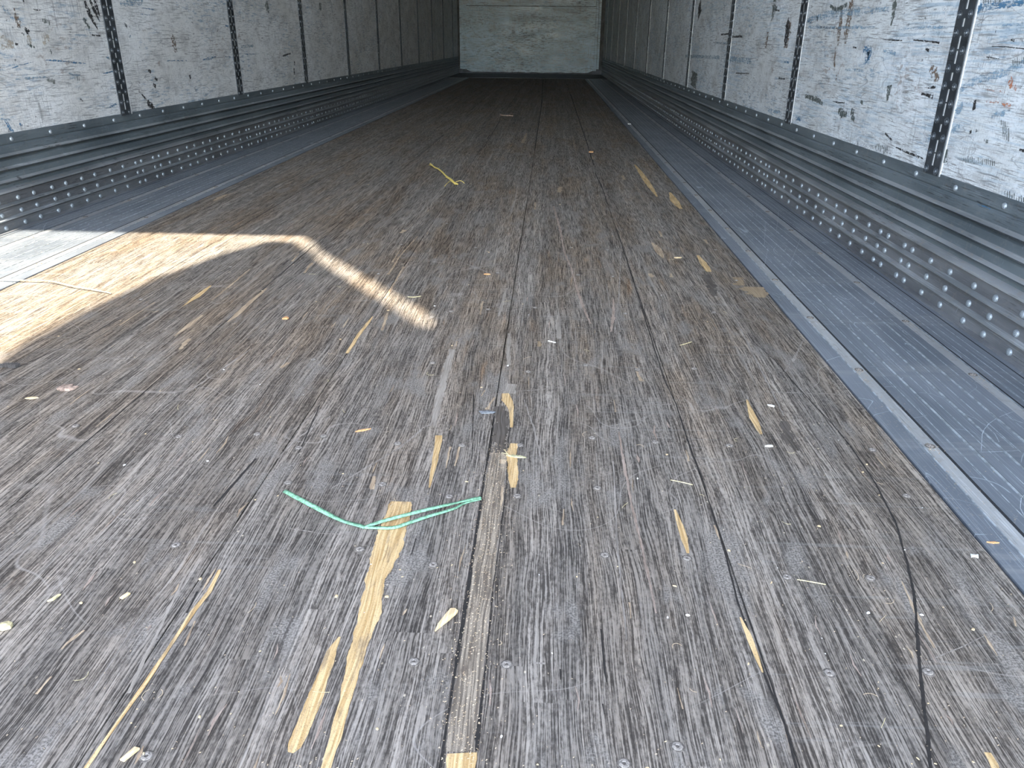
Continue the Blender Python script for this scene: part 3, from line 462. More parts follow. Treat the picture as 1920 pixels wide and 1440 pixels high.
WMARKS = {'L':{'brown':[[(2.5704,0.623,0.0054),(2.568,0.6038,0.0136),(2.5756,0.5832,0.0247),(2.5743,0.5667,0.0137)],[(3.6277,0.5551,0.0263),(3.6367,0.5234,0.0371),(3.6433,0.4848,0.0267)]],'black':[[(2.6017,0.5686,0.008),(2.6117,0.5596,0.0199),(2.6242,0.5567,0.0064)],[(2.5361,0.5231,0.0059),(2.5506,0.52,0.01)],[(2.5796,0.5533,0.0046),(2.5912,0.5488,0.0069)],[(2.9768,0.6589,0.0107),(2.9872,0.6322,0.025),(3.0047,0.6052,0.0215),(3.0301,0.5691,0.0036)],[(3.0133,0.6638,0.0145),(3.0299,0.6336,0.0183),(3.0544,0.5941,0.0037)],[(3.042,0.665,0.0149),(3.0517,0.6343,0.0187),(3.0619,0.6136,0.0038)],[(2.667,0.6233,0.0021),(2.6827,0.6207,0.0055),(2.7057,0.6215,0.0017)],[(3.3579,0.4223,0.0106),(3.3824,0.4134,0.0143)],[(3.4065,0.3899,0.0115),(3.427,0.3808,0.0154)],[(3.3833,0.3662,0.0121),(3.4028,0.3549,0.0163)],[(3.7455,0.3896,0.017),(3.7501,0.3713,0.0171)],[(3.3087,0.3046,0.0165),(3.3335,0.2843,0.0348),(3.3626,0.2738,0.0101)],[(5.3377,0.4096,0.0225),(5.3302,0.3876,0.0225)],[(5.3125,0.3691,0.0224),(5.3108,0.3311,0.0225)],[(2.5635,0.6447,0.0037),(2.576,0.6438,0.0055)],[(2.6246,0.6473,0.0057),(2.6262,0.6309,0.0057)],[(2.9831,0.5494,0.0059),(3.0402,0.548,0.006)],[(3.2534,0.3485,0.0079),(3.3058,0.3089,0.0081)],[(5.1117,0.4449,0.011),(5.2761,0.4576,0.0077)],[(3.2268,0.5901,0.0099),(3.2488,0.583,0.0133)],[(2.8282,0.3458,0.0086),(2.8448,0.3358,0.0029)]],'olive':[[(2.9487,0.6039,0.0135),(2.9635,0.5889,0.0172),(2.9778,0.5719,0.0105)],[(2.5972,0.5229,0.0023),(2.614,0.5166,0.009),(2.6316,0.5118,0.0044)],[(4.901,0.7303,0.0456),(4.9273,0.7008,0.0467),(4.9361,0.6732,0.0095)],[(6.0636,0.7764,0.0565),(6.0605,0.7253,0.0425)],[(2.7084,0.5016,0.0115),(2.7171,0.4934,0.0087)],[(2.7075,0.5967,0.0041),(2.7038,0.5872,0.0041)],[(2.7146,0.5971,0.0041),(2.7091,0.5829,0.0041)],[(2.7218,0.5976,0.0041),(2.716,0.5829,0.0041)],[(2.7275,0.5941,0.0041),(2.723,0.5828,0.0041)],[(2.7347,0.5946,0.0042),(2.73,0.5827,0.0042)],[(2.7404,0.5911,0.0042),(2.7354,0.5783,0.0042)],[(2.6624,0.422,0.0041),(2.6587,0.4124,0.0041)],[(2.6693,0.422,0.0041),(2.6637,0.4076,0.0041)],[(2.6762,0.422,0.0041),(2.6704,0.407,0.0041)],[(2.6816,0.418,0.0041),(2.6771,0.4064,0.0041)],[(2.6886,0.4179,0.0041),(2.6839,0.4058,0.0041)],[(2.694,0.4139,0.0042),(2.689,0.4009,0.0042)],[(2.7011,0.4139,0.0042),(2.6958,0.4003,0.0042)],[(2.8231,0.4184,0.0046),(2.8195,0.4093,0.0045)],[(2.8319,0.4185,0.0046),(2.8266,0.4048,0.0046)],[(2.8408,0.4186,0.0046),(2.8353,0.4043,0.0046)],[(2.8483,0.4148,0.0046),(2.844,0.4038,0.0046)]],'blue':[[(2.4798,0.452,0.0015),(2.53,0.4611,0.0044),(2.6068,0.47,0.0015)],[(2.665,0.4735,0.0017),(2.7179,0.4723,0.0055),(2.8241,0.4633,0.0058),(2.9058,0.4578,0.002)],[(3.0097,0.4208,0.0018),(3.0483,0.4231,0.0054),(3.0801,0.4257,0.0055)],[(2.4013,0.3111,0.0024),(2.417,0.2865,0.0099),(2.4253,0.2685,0.0075)],[(2.4092,0.3119,0.0024),(2.4231,0.289,0.0049),(2.4327,0.274,0.005)],[(2.4669,0.2942,0.0089),(2.4817,0.2912,0.0072)],[(3.9157,0.4488,0.0046),(3.992,0.452,0.012),(4.0797,0.4599,0.0052)],[(3.543,0.4524,0.0045),(3.7389,0.4481,0.0047)],[(4.4817,0.4635,0.0054),(4.6903,0.4631,0.0028)],[(3.3905,0.6511,0.0024),(3.4578,0.6494,0.0049),(3.5181,0.6474,0.0025)],[(3.369,0.6292,0.0023),(3.4495,0.6276,0.0047)],[(4.2471,0.6005,0.0071),(4.3024,0.5965,0.0072)],[(3.0102,0.3041,0.0061),(3.0684,0.3131,0.0084)],[(4.1951,0.4579,0.0058),(4.2652,0.4542,0.0059)]],'lblue':[[(2.4965,0.4226,0.0031),(2.55,0.4234,0.0079),(2.6337,0.4232,0.0066),(2.6835,0.4228,0.0017)],[(2.7887,0.4305,0.0047),(2.8181,0.4226,0.0083),(2.8634,0.4191,0.0058)],[(3.0497,0.4761,0.0051),(3.0779,0.4701,0.0078)],[(3.2246,0.6582,0.0145),(3.3102,0.6671,0.0226),(3.413,0.675,0.0196)],[(2.5194,0.6285,0.0156),(2.5302,0.6115,0.0205),(2.5569,0.5888,0.0077)],[(3.2478,0.5585,0.0125),(3.2588,0.5434,0.0126)],[(4.4322,0.5007,0.013),(4.6194,0.5048,0.0135)],[(3.0491,0.4743,0.007),(3.0779,0.4701,0.0071)],[(2.3838,0.3172,0.0066),(2.4314,0.3099,0.0051)]],'tan':[[(2.4677,0.5292,0.0382),(2.4964,0.5262,0.0383),(2.5286,0.5171,0.0166)],[(2.6789,0.5383,0.0304),(2.7198,0.5384,0.0275)],[(2.6006,0.5382,0.0267),(2.6201,0.5321,0.0225)]]},'R':{'brown':[[(2.6639,0.6665,0.0333),(2.6594,0.6228,0.0382),(2.6594,0.5785,0.0336),(2.6563,0.5457,0.0144)],[(2.7388,0.6473,0.0151),(2.7305,0.5944,0.0303),(2.7221,0.5408,0.0152)],[(2.7381,0.533,0.0102),(2.7277,0.4942,0.0153),(2.7163,0.4631,0.0101)],[(2.0404,0.4946,0.0159),(2.0125,0.4838,0.0269),(1.9866,0.4709,0.0128)],[(3.3155,0.6214,0.0596),(3.3152,0.5807,0.0674),(3.316,0.5283,0.0452)],[(2.9624,0.5961,0.0053),(2.743,0.59,0.0049)],[(2.6873,0.4563,0.01),(2.6841,0.4407,0.015)],[(3.6164,0.5871,0.0267),(3.6176,0.5258,0.0359)]],'black':[[(2.3668,0.5574,0.0014),(2.3112,0.556,0.0028),(2.2346,0.5548,0.0027)],[(2.1673,0.556,0.0025),(2.0993,0.5536,0.0036),(2.0212,0.5503,0.0046)],[(2.6812,0.3775,0.0016),(2.6307,0.3777,0.0047),(2.5737,0.3801,0.0031)],[(2.145,0.3014,0.003),(2.0767,0.298,0.0057),(2.0067,0.2956,0.0053),(1.9764,0.2946,0.0026)],[(4.3508,0.5716,0.0095),(4.0866,0.5729,0.0089)],[(5.3705,0.7668,0.0775),(5.3246,0.6916,0.0957)],[(1.8006,0.4389,0.0112),(1.7936,0.4202,0.0178)],[(1.7162,0.5568,0.0028),(1.7017,0.5549,0.0046)],[(1.7828,0.5439,0.0011),(1.7212,0.5433,0.002),(1.6534,0.5401,0.0019)],[(1.794,0.5235,0.0021),(1.7425,0.5215,0.001)],[(1.7911,0.3739,0.0075),(1.7838,0.3779,0.0075)],[(1.7669,0.3807,0.0052),(1.7546,0.383,0.0039)],[(1.5904,0.3644,0.0039),(1.5713,0.3629,0.0057)],[(3.345,0.622,0.0365),(3.3148,0.5937,0.0448),(3.3286,0.5376,0.0379)],[(4.6016,0.5829,0.0085),(4.2973,0.5883,0.0077)],[(2.061,0.4375,0.0061),(1.9951,0.4331,0.0094)],[(2.0327,0.4511,0.0044),(1.9925,0.4556,0.0058)],[(2.0875,0.536,0.0052),(2.0683,0.5327,0.0065)],[(4.1324,0.4095,0.0051),(3.8562,0.4171,0.0047)],[(3.3552,0.4176,0.006),(3.2636,0.4194,0.0058)],[(2.9844,0.6262,0.0149),(2.964,0.6208,0.0147)],[(2.5823,0.5372,0.0047),(2.5541,0.5345,0.0046)],[(2.2291,0.3271,0.0046),(2.1804,0.3161,0.0044)],[(3.5766,0.6701,0.0059),(3.4748,0.663,0.0057)],[(1.7822,0.5806,0.0021),(1.7804,0.5687,0.0022)]],'olive':[[(2.857,0.6592,0.0101),(2.8138,0.6468,0.0109),(2.7716,0.6439,0.0146),(2.6955,0.6561,0.0102)],[(2.6179,0.3535,0.0125),(2.5772,0.3504,0.0284),(2.5377,0.3475,0.0119)],[(2.5084,0.3621,0.0154),(2.4803,0.3598,0.0171)],[(2.4965,0.3479,0.0207),(2.469,0.3383,0.0135)],[(2.3313,0.6499,0.0181),(2.3243,0.6294,0.0291),(2.3257,0.5911,0.0073)],[(2.2616,0.4458,0.0284),(2.2554,0.4062,0.0107)],[(5.3051,0.3739,0.196),(5.3112,0.2861,0.1979)],[(1.8749,0.3294,0.0126),(1.8684,0.3009,0.0201)],[(3.5882,0.7058,0.0511),(3.5489,0.6497,0.0671)],[(2.9774,0.3753,0.0117),(2.8542,0.3726,0.018),(2.775,0.3629,0.0112)],[(2.4455,0.3934,0.0107),(2.4262,0.3889,0.0106)],[(1.7256,0.3648,0.0062),(1.7083,0.3647,0.0061)],[(1.7899,0.3244,0.0032),(1.7855,0.3156,0.0032)],[(1.7819,0.3265,0.0031),(1.7753,0.3133,0.0031)],[(1.7739,0.3285,0.0031),(1.7671,0.3149,0.0031)],[(1.7642,0.3268,0.0031),(1.759,0.3164,0.0031)],[(1.7564,0.3288,0.003),(1.751,0.318,0.003)],[(1.7469,0.3272,0.003),(1.7412,0.3157,0.003)],[(1.7393,0.3292,0.003),(1.7333,0.3173,0.003)],[(1.7317,0.3311,0.003),(1.7256,0.3188,0.003)],[(1.7225,0.3295,0.0029),(1.7179,0.3203,0.0029)],[(1.7151,0.3314,0.0029),(1.7084,0.318,0.0029)],[(1.706,0.3298,0.0029),(1.7008,0.3195,0.0029)],[(1.6987,0.3317,0.0029),(1.6934,0.321,0.0028)],[(1.6915,0.3336,0.0028),(1.6859,0.3225,0.0028)],[(1.6826,0.332,0.0028),(1.6768,0.3203,0.0028)],[(1.6756,0.3339,0.0028),(1.6695,0.3217,0.0028)],[(1.6669,0.3323,0.0027),(1.6623,0.3232,0.0027)],[(1.6024,0.2841,0.0026),(1.5984,0.2761,0.0026)],[(1.5943,0.2853,0.0026),(1.5884,0.2733,0.0026)],[(1.5864,0.2864,0.0025),(1.5803,0.2741,0.0025)],[(1.5769,0.2843,0.0025),(1.5722,0.2749,0.0025)],[(1.5691,0.2854,0.0025),(1.5643,0.2756,0.0025)],[(1.5598,0.2833,0.0025),(1.5547,0.2729,0.0024)],[(1.5522,0.2844,0.0024),(1.5469,0.2737,0.0024)],[(1.5447,0.2856,0.0024),(1.5392,0.2744,0.0024)],[(1.5356,0.2835,0.0024),(1.5315,0.2752,0.0024)],[(1.679,0.4101,0.0027),(1.6692,0.3904,0.0027)],[(1.6715,0.4092,0.0027),(1.6568,0.3797,0.0027)],[(1.664,0.4082,0.0027),(1.6489,0.3778,0.0026)],[(1.6526,0.3992,0.0026),(1.6411,0.3759,0.0026)],[(1.6453,0.3983,0.0026),(1.6333,0.374,0.0026)],[(1.6902,0.52,0.0027),(1.6851,0.5098,0.0027)],[(1.6841,0.523,0.0026),(1.6765,0.5077,0.0026)],[(1.6779,0.526,0.0026),(1.6701,0.5102,0.0026)],[(1.6698,0.5247,0.0026),(1.6638,0.5126,0.0026)],[(1.6638,0.5277,0.0026),(1.6576,0.5151,0.0026)],[(1.6558,0.5264,0.0026),(1.6492,0.513,0.0025)],[(2.2795,0.2934,0.0051),(2.2728,0.2806,0.0051)],[(2.2684,0.2953,0.0051),(2.2585,0.2762,0.0051)],[(2.2574,0.2973,0.005),(2.2472,0.2776,0.005)],[(2.2438,0.2939,0.005),(2.236,0.2789,0.005)],[(2.233,0.2958,0.0049),(2.2249,0.2802,0.0049)],[(2.2197,0.2925,0.0049),(2.2111,0.2759,0.0049)],[(2.2091,0.2944,0.0048),(2.2002,0.2772,0.0048)],[(2.1987,0.2963,0.0048),(2.1895,0.2785,0.0048)],[(1.8604,0.6346,0.0032),(1.8561,0.626,0.0031)],[(1.8516,0.6361,0.0031),(1.8452,0.6233,0.0031)],[(1.8428,0.6376,0.0031),(1.8362,0.6244,0.0031)],[(1.8324,0.6355,0.0031),(1.8274,0.6254,0.003)],[(1.8239,0.637,0.003),(1.8187,0.6265,0.003)],[(1.8137,0.635,0.003),(1.8082,0.6238,0.003)],[(1.8054,0.6364,0.003),(1.7996,0.6249,0.003)],[(1.7971,0.6379,0.0029),(1.7911,0.6259,0.0029)],[(1.7872,0.6359,0.0029),(1.7828,0.627,0.0029)]],'blue':[[(1.8939,0.6113,0.0169),(1.842,0.6197,0.0136),(1.7031,0.622,0.0104)],[(1.8936,0.6154,0.0065),(1.8847,0.6069,0.0086)],[(3.0516,0.2937,0.0111),(2.9796,0.2963,0.0127)],[(3.0825,0.6167,0.0085),(3.0315,0.6139,0.0084)],[(2.4941,0.535,0.0167),(2.4378,0.5216,0.0315),(2.4675,0.5001,0.0234)],[(1.6964,0.2399,0.0011),(1.6538,0.2426,0.0032),(1.6363,0.2417,0.0011)],[(3.3115,0.479,0.0057),(3.2372,0.4789,0.0075)]],'lblue':[[(3.0789,0.6217,0.012),(2.8799,0.6316,0.0193),(2.6329,0.6336,0.0208),(2.3574,0.6317,0.0113)],[(3.0596,0.5975,0.0075),(2.8057,0.5924,0.0089),(2.4407,0.5888,0.0062)],[(1.8853,0.4511,0.0099),(1.8357,0.4721,0.017),(1.7744,0.4842,0.0172),(1.7081,0.4968,0.0159),(1.6469,0.5159,0.0116)],[(2.2549,0.5812,0.003),(2.0167,0.584,0.0081)],[(4.3564,0.4697,0.025),(3.8543,0.4686,0.0221)],[(5.7411,0.4589,0.0172),(4.5642,0.4709,0.0165)],[(3.453,0.2944,0.0118),(3.2417,0.2968,0.013)],[(2.3523,0.5295,0.0079),(2.2596,0.5241,0.0101)],[(1.8697,0.3703,0.0105),(1.8379,0.3813,0.0171)],[(1.7193,0.4167,0.0097),(1.6717,0.4236,0.0094)],[(2.6184,0.474,0.0062),(2.4625,0.4747,0.0073)],[(1.7605,0.5822,0.0046),(1.6749,0.5836,0.0044)],[(4.7568,0.5435,0.0109),(4.3971,0.5394,0.0076)],[(1.8741,0.4039,0.0228),(1.8469,0.4282,0.0177)]],'orange':[[(1.6859,0.4839,0.0155),(1.6666,0.4722,0.0224),(1.6563,0.463,0.0168)],[(1.6899,0.4402,0.0079),(1.6585,0.4365,0.0077)],[(1.7523,0.44,0.0032),(1.6904,0.4412,0.0031)],[(1.7592,0.4623,0.0021),(1.6908,0.4621,0.003)]],'white':[[(4.2329,0.6868,0.0164),(4.0055,0.6796,0.0175),(3.786,0.6623,0.0159)],[(3.768,0.697,0.0115),(3.5476,0.6924,0.0115),(3.3567,0.6703,0.018)],[(2.5623,0.6413,0.0261),(2.5401,0.5987,0.0258)],[(2.0395,0.629,0.0126),(2.0092,0.6005,0.0123)],[(2.4888,0.2723,0.0046),(2.3208,0.2816,0.0144),(2.2057,0.2817,0.0057)]]}}
STRAP = {'main': [(0.0368, 0.8671), (0.0629, 0.8441), (0.0976, 0.8189), (0.1292, 0.8007), (0.1605, 0.7911)], 'upper': [(0.1605, 0.7911), (0.182, 0.8015), (0.2187, 0.8202), (0.25, 0.8379), (0.2755, 0.8544), (0.2965, 0.8672)], 'lower': [(0.1605, 0.7911), (0.194, 0.7908), (0.2119, 0.801), (0.2327, 0.8163), (0.2636, 0.8375), (0.2757, 0.8519), (0.2967, 0.8647)]}
YEL = [[(-0.1917, 3.8126), (-0.1511, 3.669), (-0.1279, 3.6112), (-0.0923, 3.4999), (-0.0655, 3.4029), (-0.0327, 3.32), (-0.0136, 3.2639), (0.0027, 3.2413)], [(-0.1896, 3.7534), (-0.1661, 3.6879), (-0.1511, 3.669)], [(-0.0655, 3.4029), (-0.0496, 3.3437), (-0.0232, 3.263), (-0.0059, 3.2324)], [(-0.0104, 3.2724), (-0.0268, 3.2708), (-0.036, 3.2214), (-0.0432, 3.1813)], [(-0.0104, 3.2724), (0.0101, 3.2745), (0.0282, 3.26)]]
BITS = [(0.2791, 0.6331), (-0.4293, 1.1673), (-0.1778, 1.5502), (0.3315, 0.9804), (0.2234, 1.9246), (0.1005, 1.0475), (-0.5859, 1.2556), (0.2822, 1.1207), (0.3889, 1.4491), (0.0139, 6.4265), (0.9451, 5.9212), (0.7347, 2.1309), (0.7478, 1.1771), (0.7087, 1.0348), (0.8808, 0.7765), (0.9164, 0.805), (0.6519, 1.4556), (0.5751, 0.9191), (0.6758, 0.7157), (-0.1619, 0.596), (-0.1389, 0.6425), (-0.066, 0.6502), (0.038, 0.4536), (0.0697, 1.7194), (-0.8466, 1.7568), (0.7292, 2.5685)]
DATA2 = {'SCR':[[(0.0955,0.8787,0.0014),(0.1277,0.9328,0.0029),(0.1696,1.004,0.0031),(0.1906,1.0623,0.0024),(0.223,1.1072,0.0017)],[(0.3428,1.1754,0.0018),(0.3619,1.0661,0.0033),(0.3711,0.994,0.0023),(0.3802,0.9098,0.0014)],[(0.7562,0.6039,0.001),(0.7926,0.622,0.0011),(0.8289,0.643,0.0008)],[(0.3708,0.578,0.001),(0.3811,0.5786,0.001)],[(0.067,0.7866,0.0019),(0.1089,0.7778,0.0013),(0.1481,0.7769,0.0013)],[(0.8905,1.4904,0.0022),(0.8247,1.3467,0.0059),(0.806,1.3203,0.0029)],[(-0.2372,1.0967,0.0017),(-0.2036,1.2766,0.0038),(-0.1884,1.3709,0.002)],[(0.0388,1.0952,0.0017),(0.0099,1.0208,0.0032),(-0.001,0.9549,0.0023)],[(0.476,0.9771,0.0015),(0.4671,0.7992,0.0019),(0.4647,0.6979,0.0023),(0.4632,0.6146,0.0011)],[(0.7846,1.6131,0.0023),(0.7778,1.4824,0.0032),(0.7692,1.3178,0.0039),(0.7601,1.1421,0.0026)],[(0.5972,2.3334,0.0016),(0.5697,2.0289,0.0028),(0.5435,1.7468,0.0025),(0.5109,1.4636,0.0011)]],'HSC':[[(0.2685,1.1811),(0.2944,1.1957),(0.3209,1.2062),(0.3751,1.2209),(0.398,1.2291)],[(0.7581,1.2352),(0.8118,1.2344),(0.8921,1.2331)],[(0.6325,1.1635),(0.6599,1.1714),(0.6714,1.164)],[(0.3683,0.5779),(0.3821,0.578)],[(0.5417,1.0547),(0.5695,1.053)],[(0.5288,1.1668),(0.5865,1.1747)],[(0.1107,3.9942),(0.3235,3.9619)],[(0.0619,2.4318),(0.2153,2.4002),(0.2964,2.4521)]],'PS':[[(1.1371,1.1784),(1.1195,1.1674),(1.1039,1.1566)],[(1.0957,1.1503),(1.0739,1.1301),(1.0578,1.1107),(1.0463,1.0939),(1.0163,1.0362)],[(1.0124,1.0344),(1.0408,1.0378),(1.0734,1.0431)],[(1.0705,1.1007),(1.0714,1.0746),(1.0707,1.0511)],[(1.0935,1.9106),(1.0959,1.8788)],[(1.1106,1.9307),(1.1115,1.8754),(1.1183,1.8582)],[(1.1208,1.9221),(1.1279,1.8857),(1.1405,1.8777)],[(1.1342,1.942),(1.1607,1.9346),(1.1537,1.8787)],[(1.1344,1.9045),(1.1464,1.8515)],[(0.9114,1.8078),(0.9202,1.775)],[(0.9055,1.8245),(0.9348,1.7927)],[(0.9055,1.7657),(0.9208,1.7587)],[(1.1015,2.6427),(1.014,2.3014)],[(1.0169,2.2693),(0.9545,2.0595)],[(1.1403,2.3793),(1.022,2.0649)],[(1.1947,2.83),(1.0856,2.4456)],[(1.0764,1.4448),(1.0878,1.4427)],[(0.9666,1.2671),(0.9881,1.2685)],[(1.0158,1.2457),(1.0341,1.2425)],[(0.798,2.1594),(0.8407,2.1511)],[(0.9207,1.9943),(0.9542,1.9919)]]}

# ------------------------------------------------------------------ floor
f = MB()
bw = 0.2965
for i in range(6):
    x0 = -0.8895 + i * bw + 0.0008; x1 = x0 + bw - 0.0016
    f.box((x0, Y0, -0.030), (x1, YF, 0.0), M['floor'])
f.box((0.8901, Y0, -0.030), (0.9005, YF, 0.0), M['floor']); f.box((-0.9005, Y0, -0.030), (-0.8901, YF, 0.0), M['floor'])
f.box((-1.25, Y0, -0.06), (1.25, YB, -0.031), M['groove'])
fz = lambda z: (lambda p: (p[0], p[1], z))
k = 0
for name, mm, z, jg in (('GRAY', 'graywood', 0.00020, .30), ('PINK', 'pink', 0.00025, .5), ('TAN', 'tan', 0.00030, .5), ('DARK', 'darkwood', 0.00022, .5), ('SMALL', 'dull', 0.00035, .55), ('CRACK', 'crack', 0.00040, .35)):
    for pts in DATA[name]:
        k += 1
        put_ribbon(f, pts, fz(z + k * 1e-6), M[mm], jag=jg, seed=k, step=0.003, jlen=0.014 if name != 'CRACK' else 0.02)
for pts in DATA2['SCR']:
    k += 1; put_ribbon(f, pts, fz(.00024 + k * 1e-6), M['scuff'], jag=.6, seed=k, step=.004, jlen=.012)
for pts in DATA2['HSC']:
    k += 1; n = len(pts)
    put_ribbon(f, [(a[0], a[1], .0006 + .0022 * math.sin(math.pi * (i + .3) / n)) for i, a in enumerate(pts)], fz(.00024 + k * 1e-6), M['scuff'], jag=.6, seed=k, step=.003, jlen=.008)
# board seams: thin broken dark lines
for i in range(1, 6):
    xs = -0.8895 + i * bw
    y = 0.4
    while y < 12.8:
        L = R.uniform(0.2, 0.9)
        if R.random() < 0.6:
            w = R.uniform(0.0012, 0.0026) * (1 + y * 0.10)
            k += 1
            put_ribbon(f, [(xs + R.uniform(-.0015, .0015), y, w * .3), (xs, y + L * .3, w), (xs + R.uniform(-.0015, .0015), y + L * .7, w), (xs, y + L, w * .3)], fz(0.0004 + k * 1e-6), M['crack'], jag=.35, seed=k, step=0.006 if y < 3 else 0.03, jlen=0.02)
        y += L + R.uniform(0.0, 0.3)
# extra small splinter marks, measured spots only cover the largest
for i in range(150):
    y = 0.42 / (0.06 + R.random() * 0.94) ; x = R.uniform(-0.86, 0.86)
    if y > 6: continue
    L = R.uniform(0.008, 0.05) * (1 + y * .15); w = R.uniform(0.0010, 0.0035); k += 1
    put_ribbon(f, [(x, y, w * .3), (x + R.uniform(-.002, .002), y + L * .5, w), (x + R.uniform(-.003, .003), y + L, w * .2)], fz(0.0003 + k * 1e-6), M['dull' if R.random() < .5 else 'pink'], jag=.5, seed=k, step=0.003, jlen=0.006)
# dusty filler strip between two seams
k += 1
put_ribbon(f, [(0.3115, 0.472, 0.024), (0.3115, 0.60, 0.024), (0.3110, 0.80, 0.026), (0.3120, 0.95, 0.026), (0.3135, 1.02, 0.018)], fz(0.00018), M['filler'], jag=.10, seed=k)
floor = f.build('floor')
struct(floor, 'weathered grey-brown hardwood board floor of the empty trailer', 'floor')
big_labels = ['long pale bare wood strip under the green strap', 'shorter pale bare wood strip left of the long one']
for i, pts in enumerate(DATA['BIG']):
    mb = MB(); put_ribbon(mb, pts, fz(0.0006 + i * 1e-5), M['fresh' if i not in (10, 11, 14) else 'dull'], jag=.13, seed=200 + i, step=0.002, jlen=0.020)
    o = mb.build('splintered_patch', floor)
    o['label'] = big_labels[i] if i < 2 else 'pale bare wood where a splinter has torn off'
# screws in the boards
mb = MB(); mb.lathe([(0.0062, 0.0001), (0.0062, 0.0008), (0.0052, 0.0011)], (0, 0, 0), (0, 0, 1), M['screw_pit'], 16)
mb.lathe([(0.0046, 0.0011), (0.0042, 0.0016), (0.0020, 0.0018), (0.0014, 0.0009)], (0, 0, 0), (0, 0, 1), M['screw'], 16)
sc0 = mb.build('screw', floor)
first = True
SCR = list(DATA['SCREWS'])
for c_ in (-0.75, -0.65, -0.545, -0.45, -0.345, -0.25, -0.165, -0.053, 0.052, 0.165, 0.255, 0.345, 0.45, 0.545, 0.65, 0.745, 0.857):
    for r_ in (1.03, 1.32, 1.64, 1.93, 2.22, 2.51):
        if all(math.hypot(c_ - q[0], r_ - q[1]) > 0.05 for q in SCR) and R.random() < .45: SCR.append((c_ + R.uniform(-.006, .006), r_ + R.uniform(-.02, .02)))
for p in SCR[:95]:
    z = -0.0006 if R.random() < .8 else 0.0002
    if first: sc0.location = (p[0], p[1], z); first = False
    else: inst(sc0, 'screw', floor, (p[0], p[1], z), (0, 0, R.uniform(0, 6)))

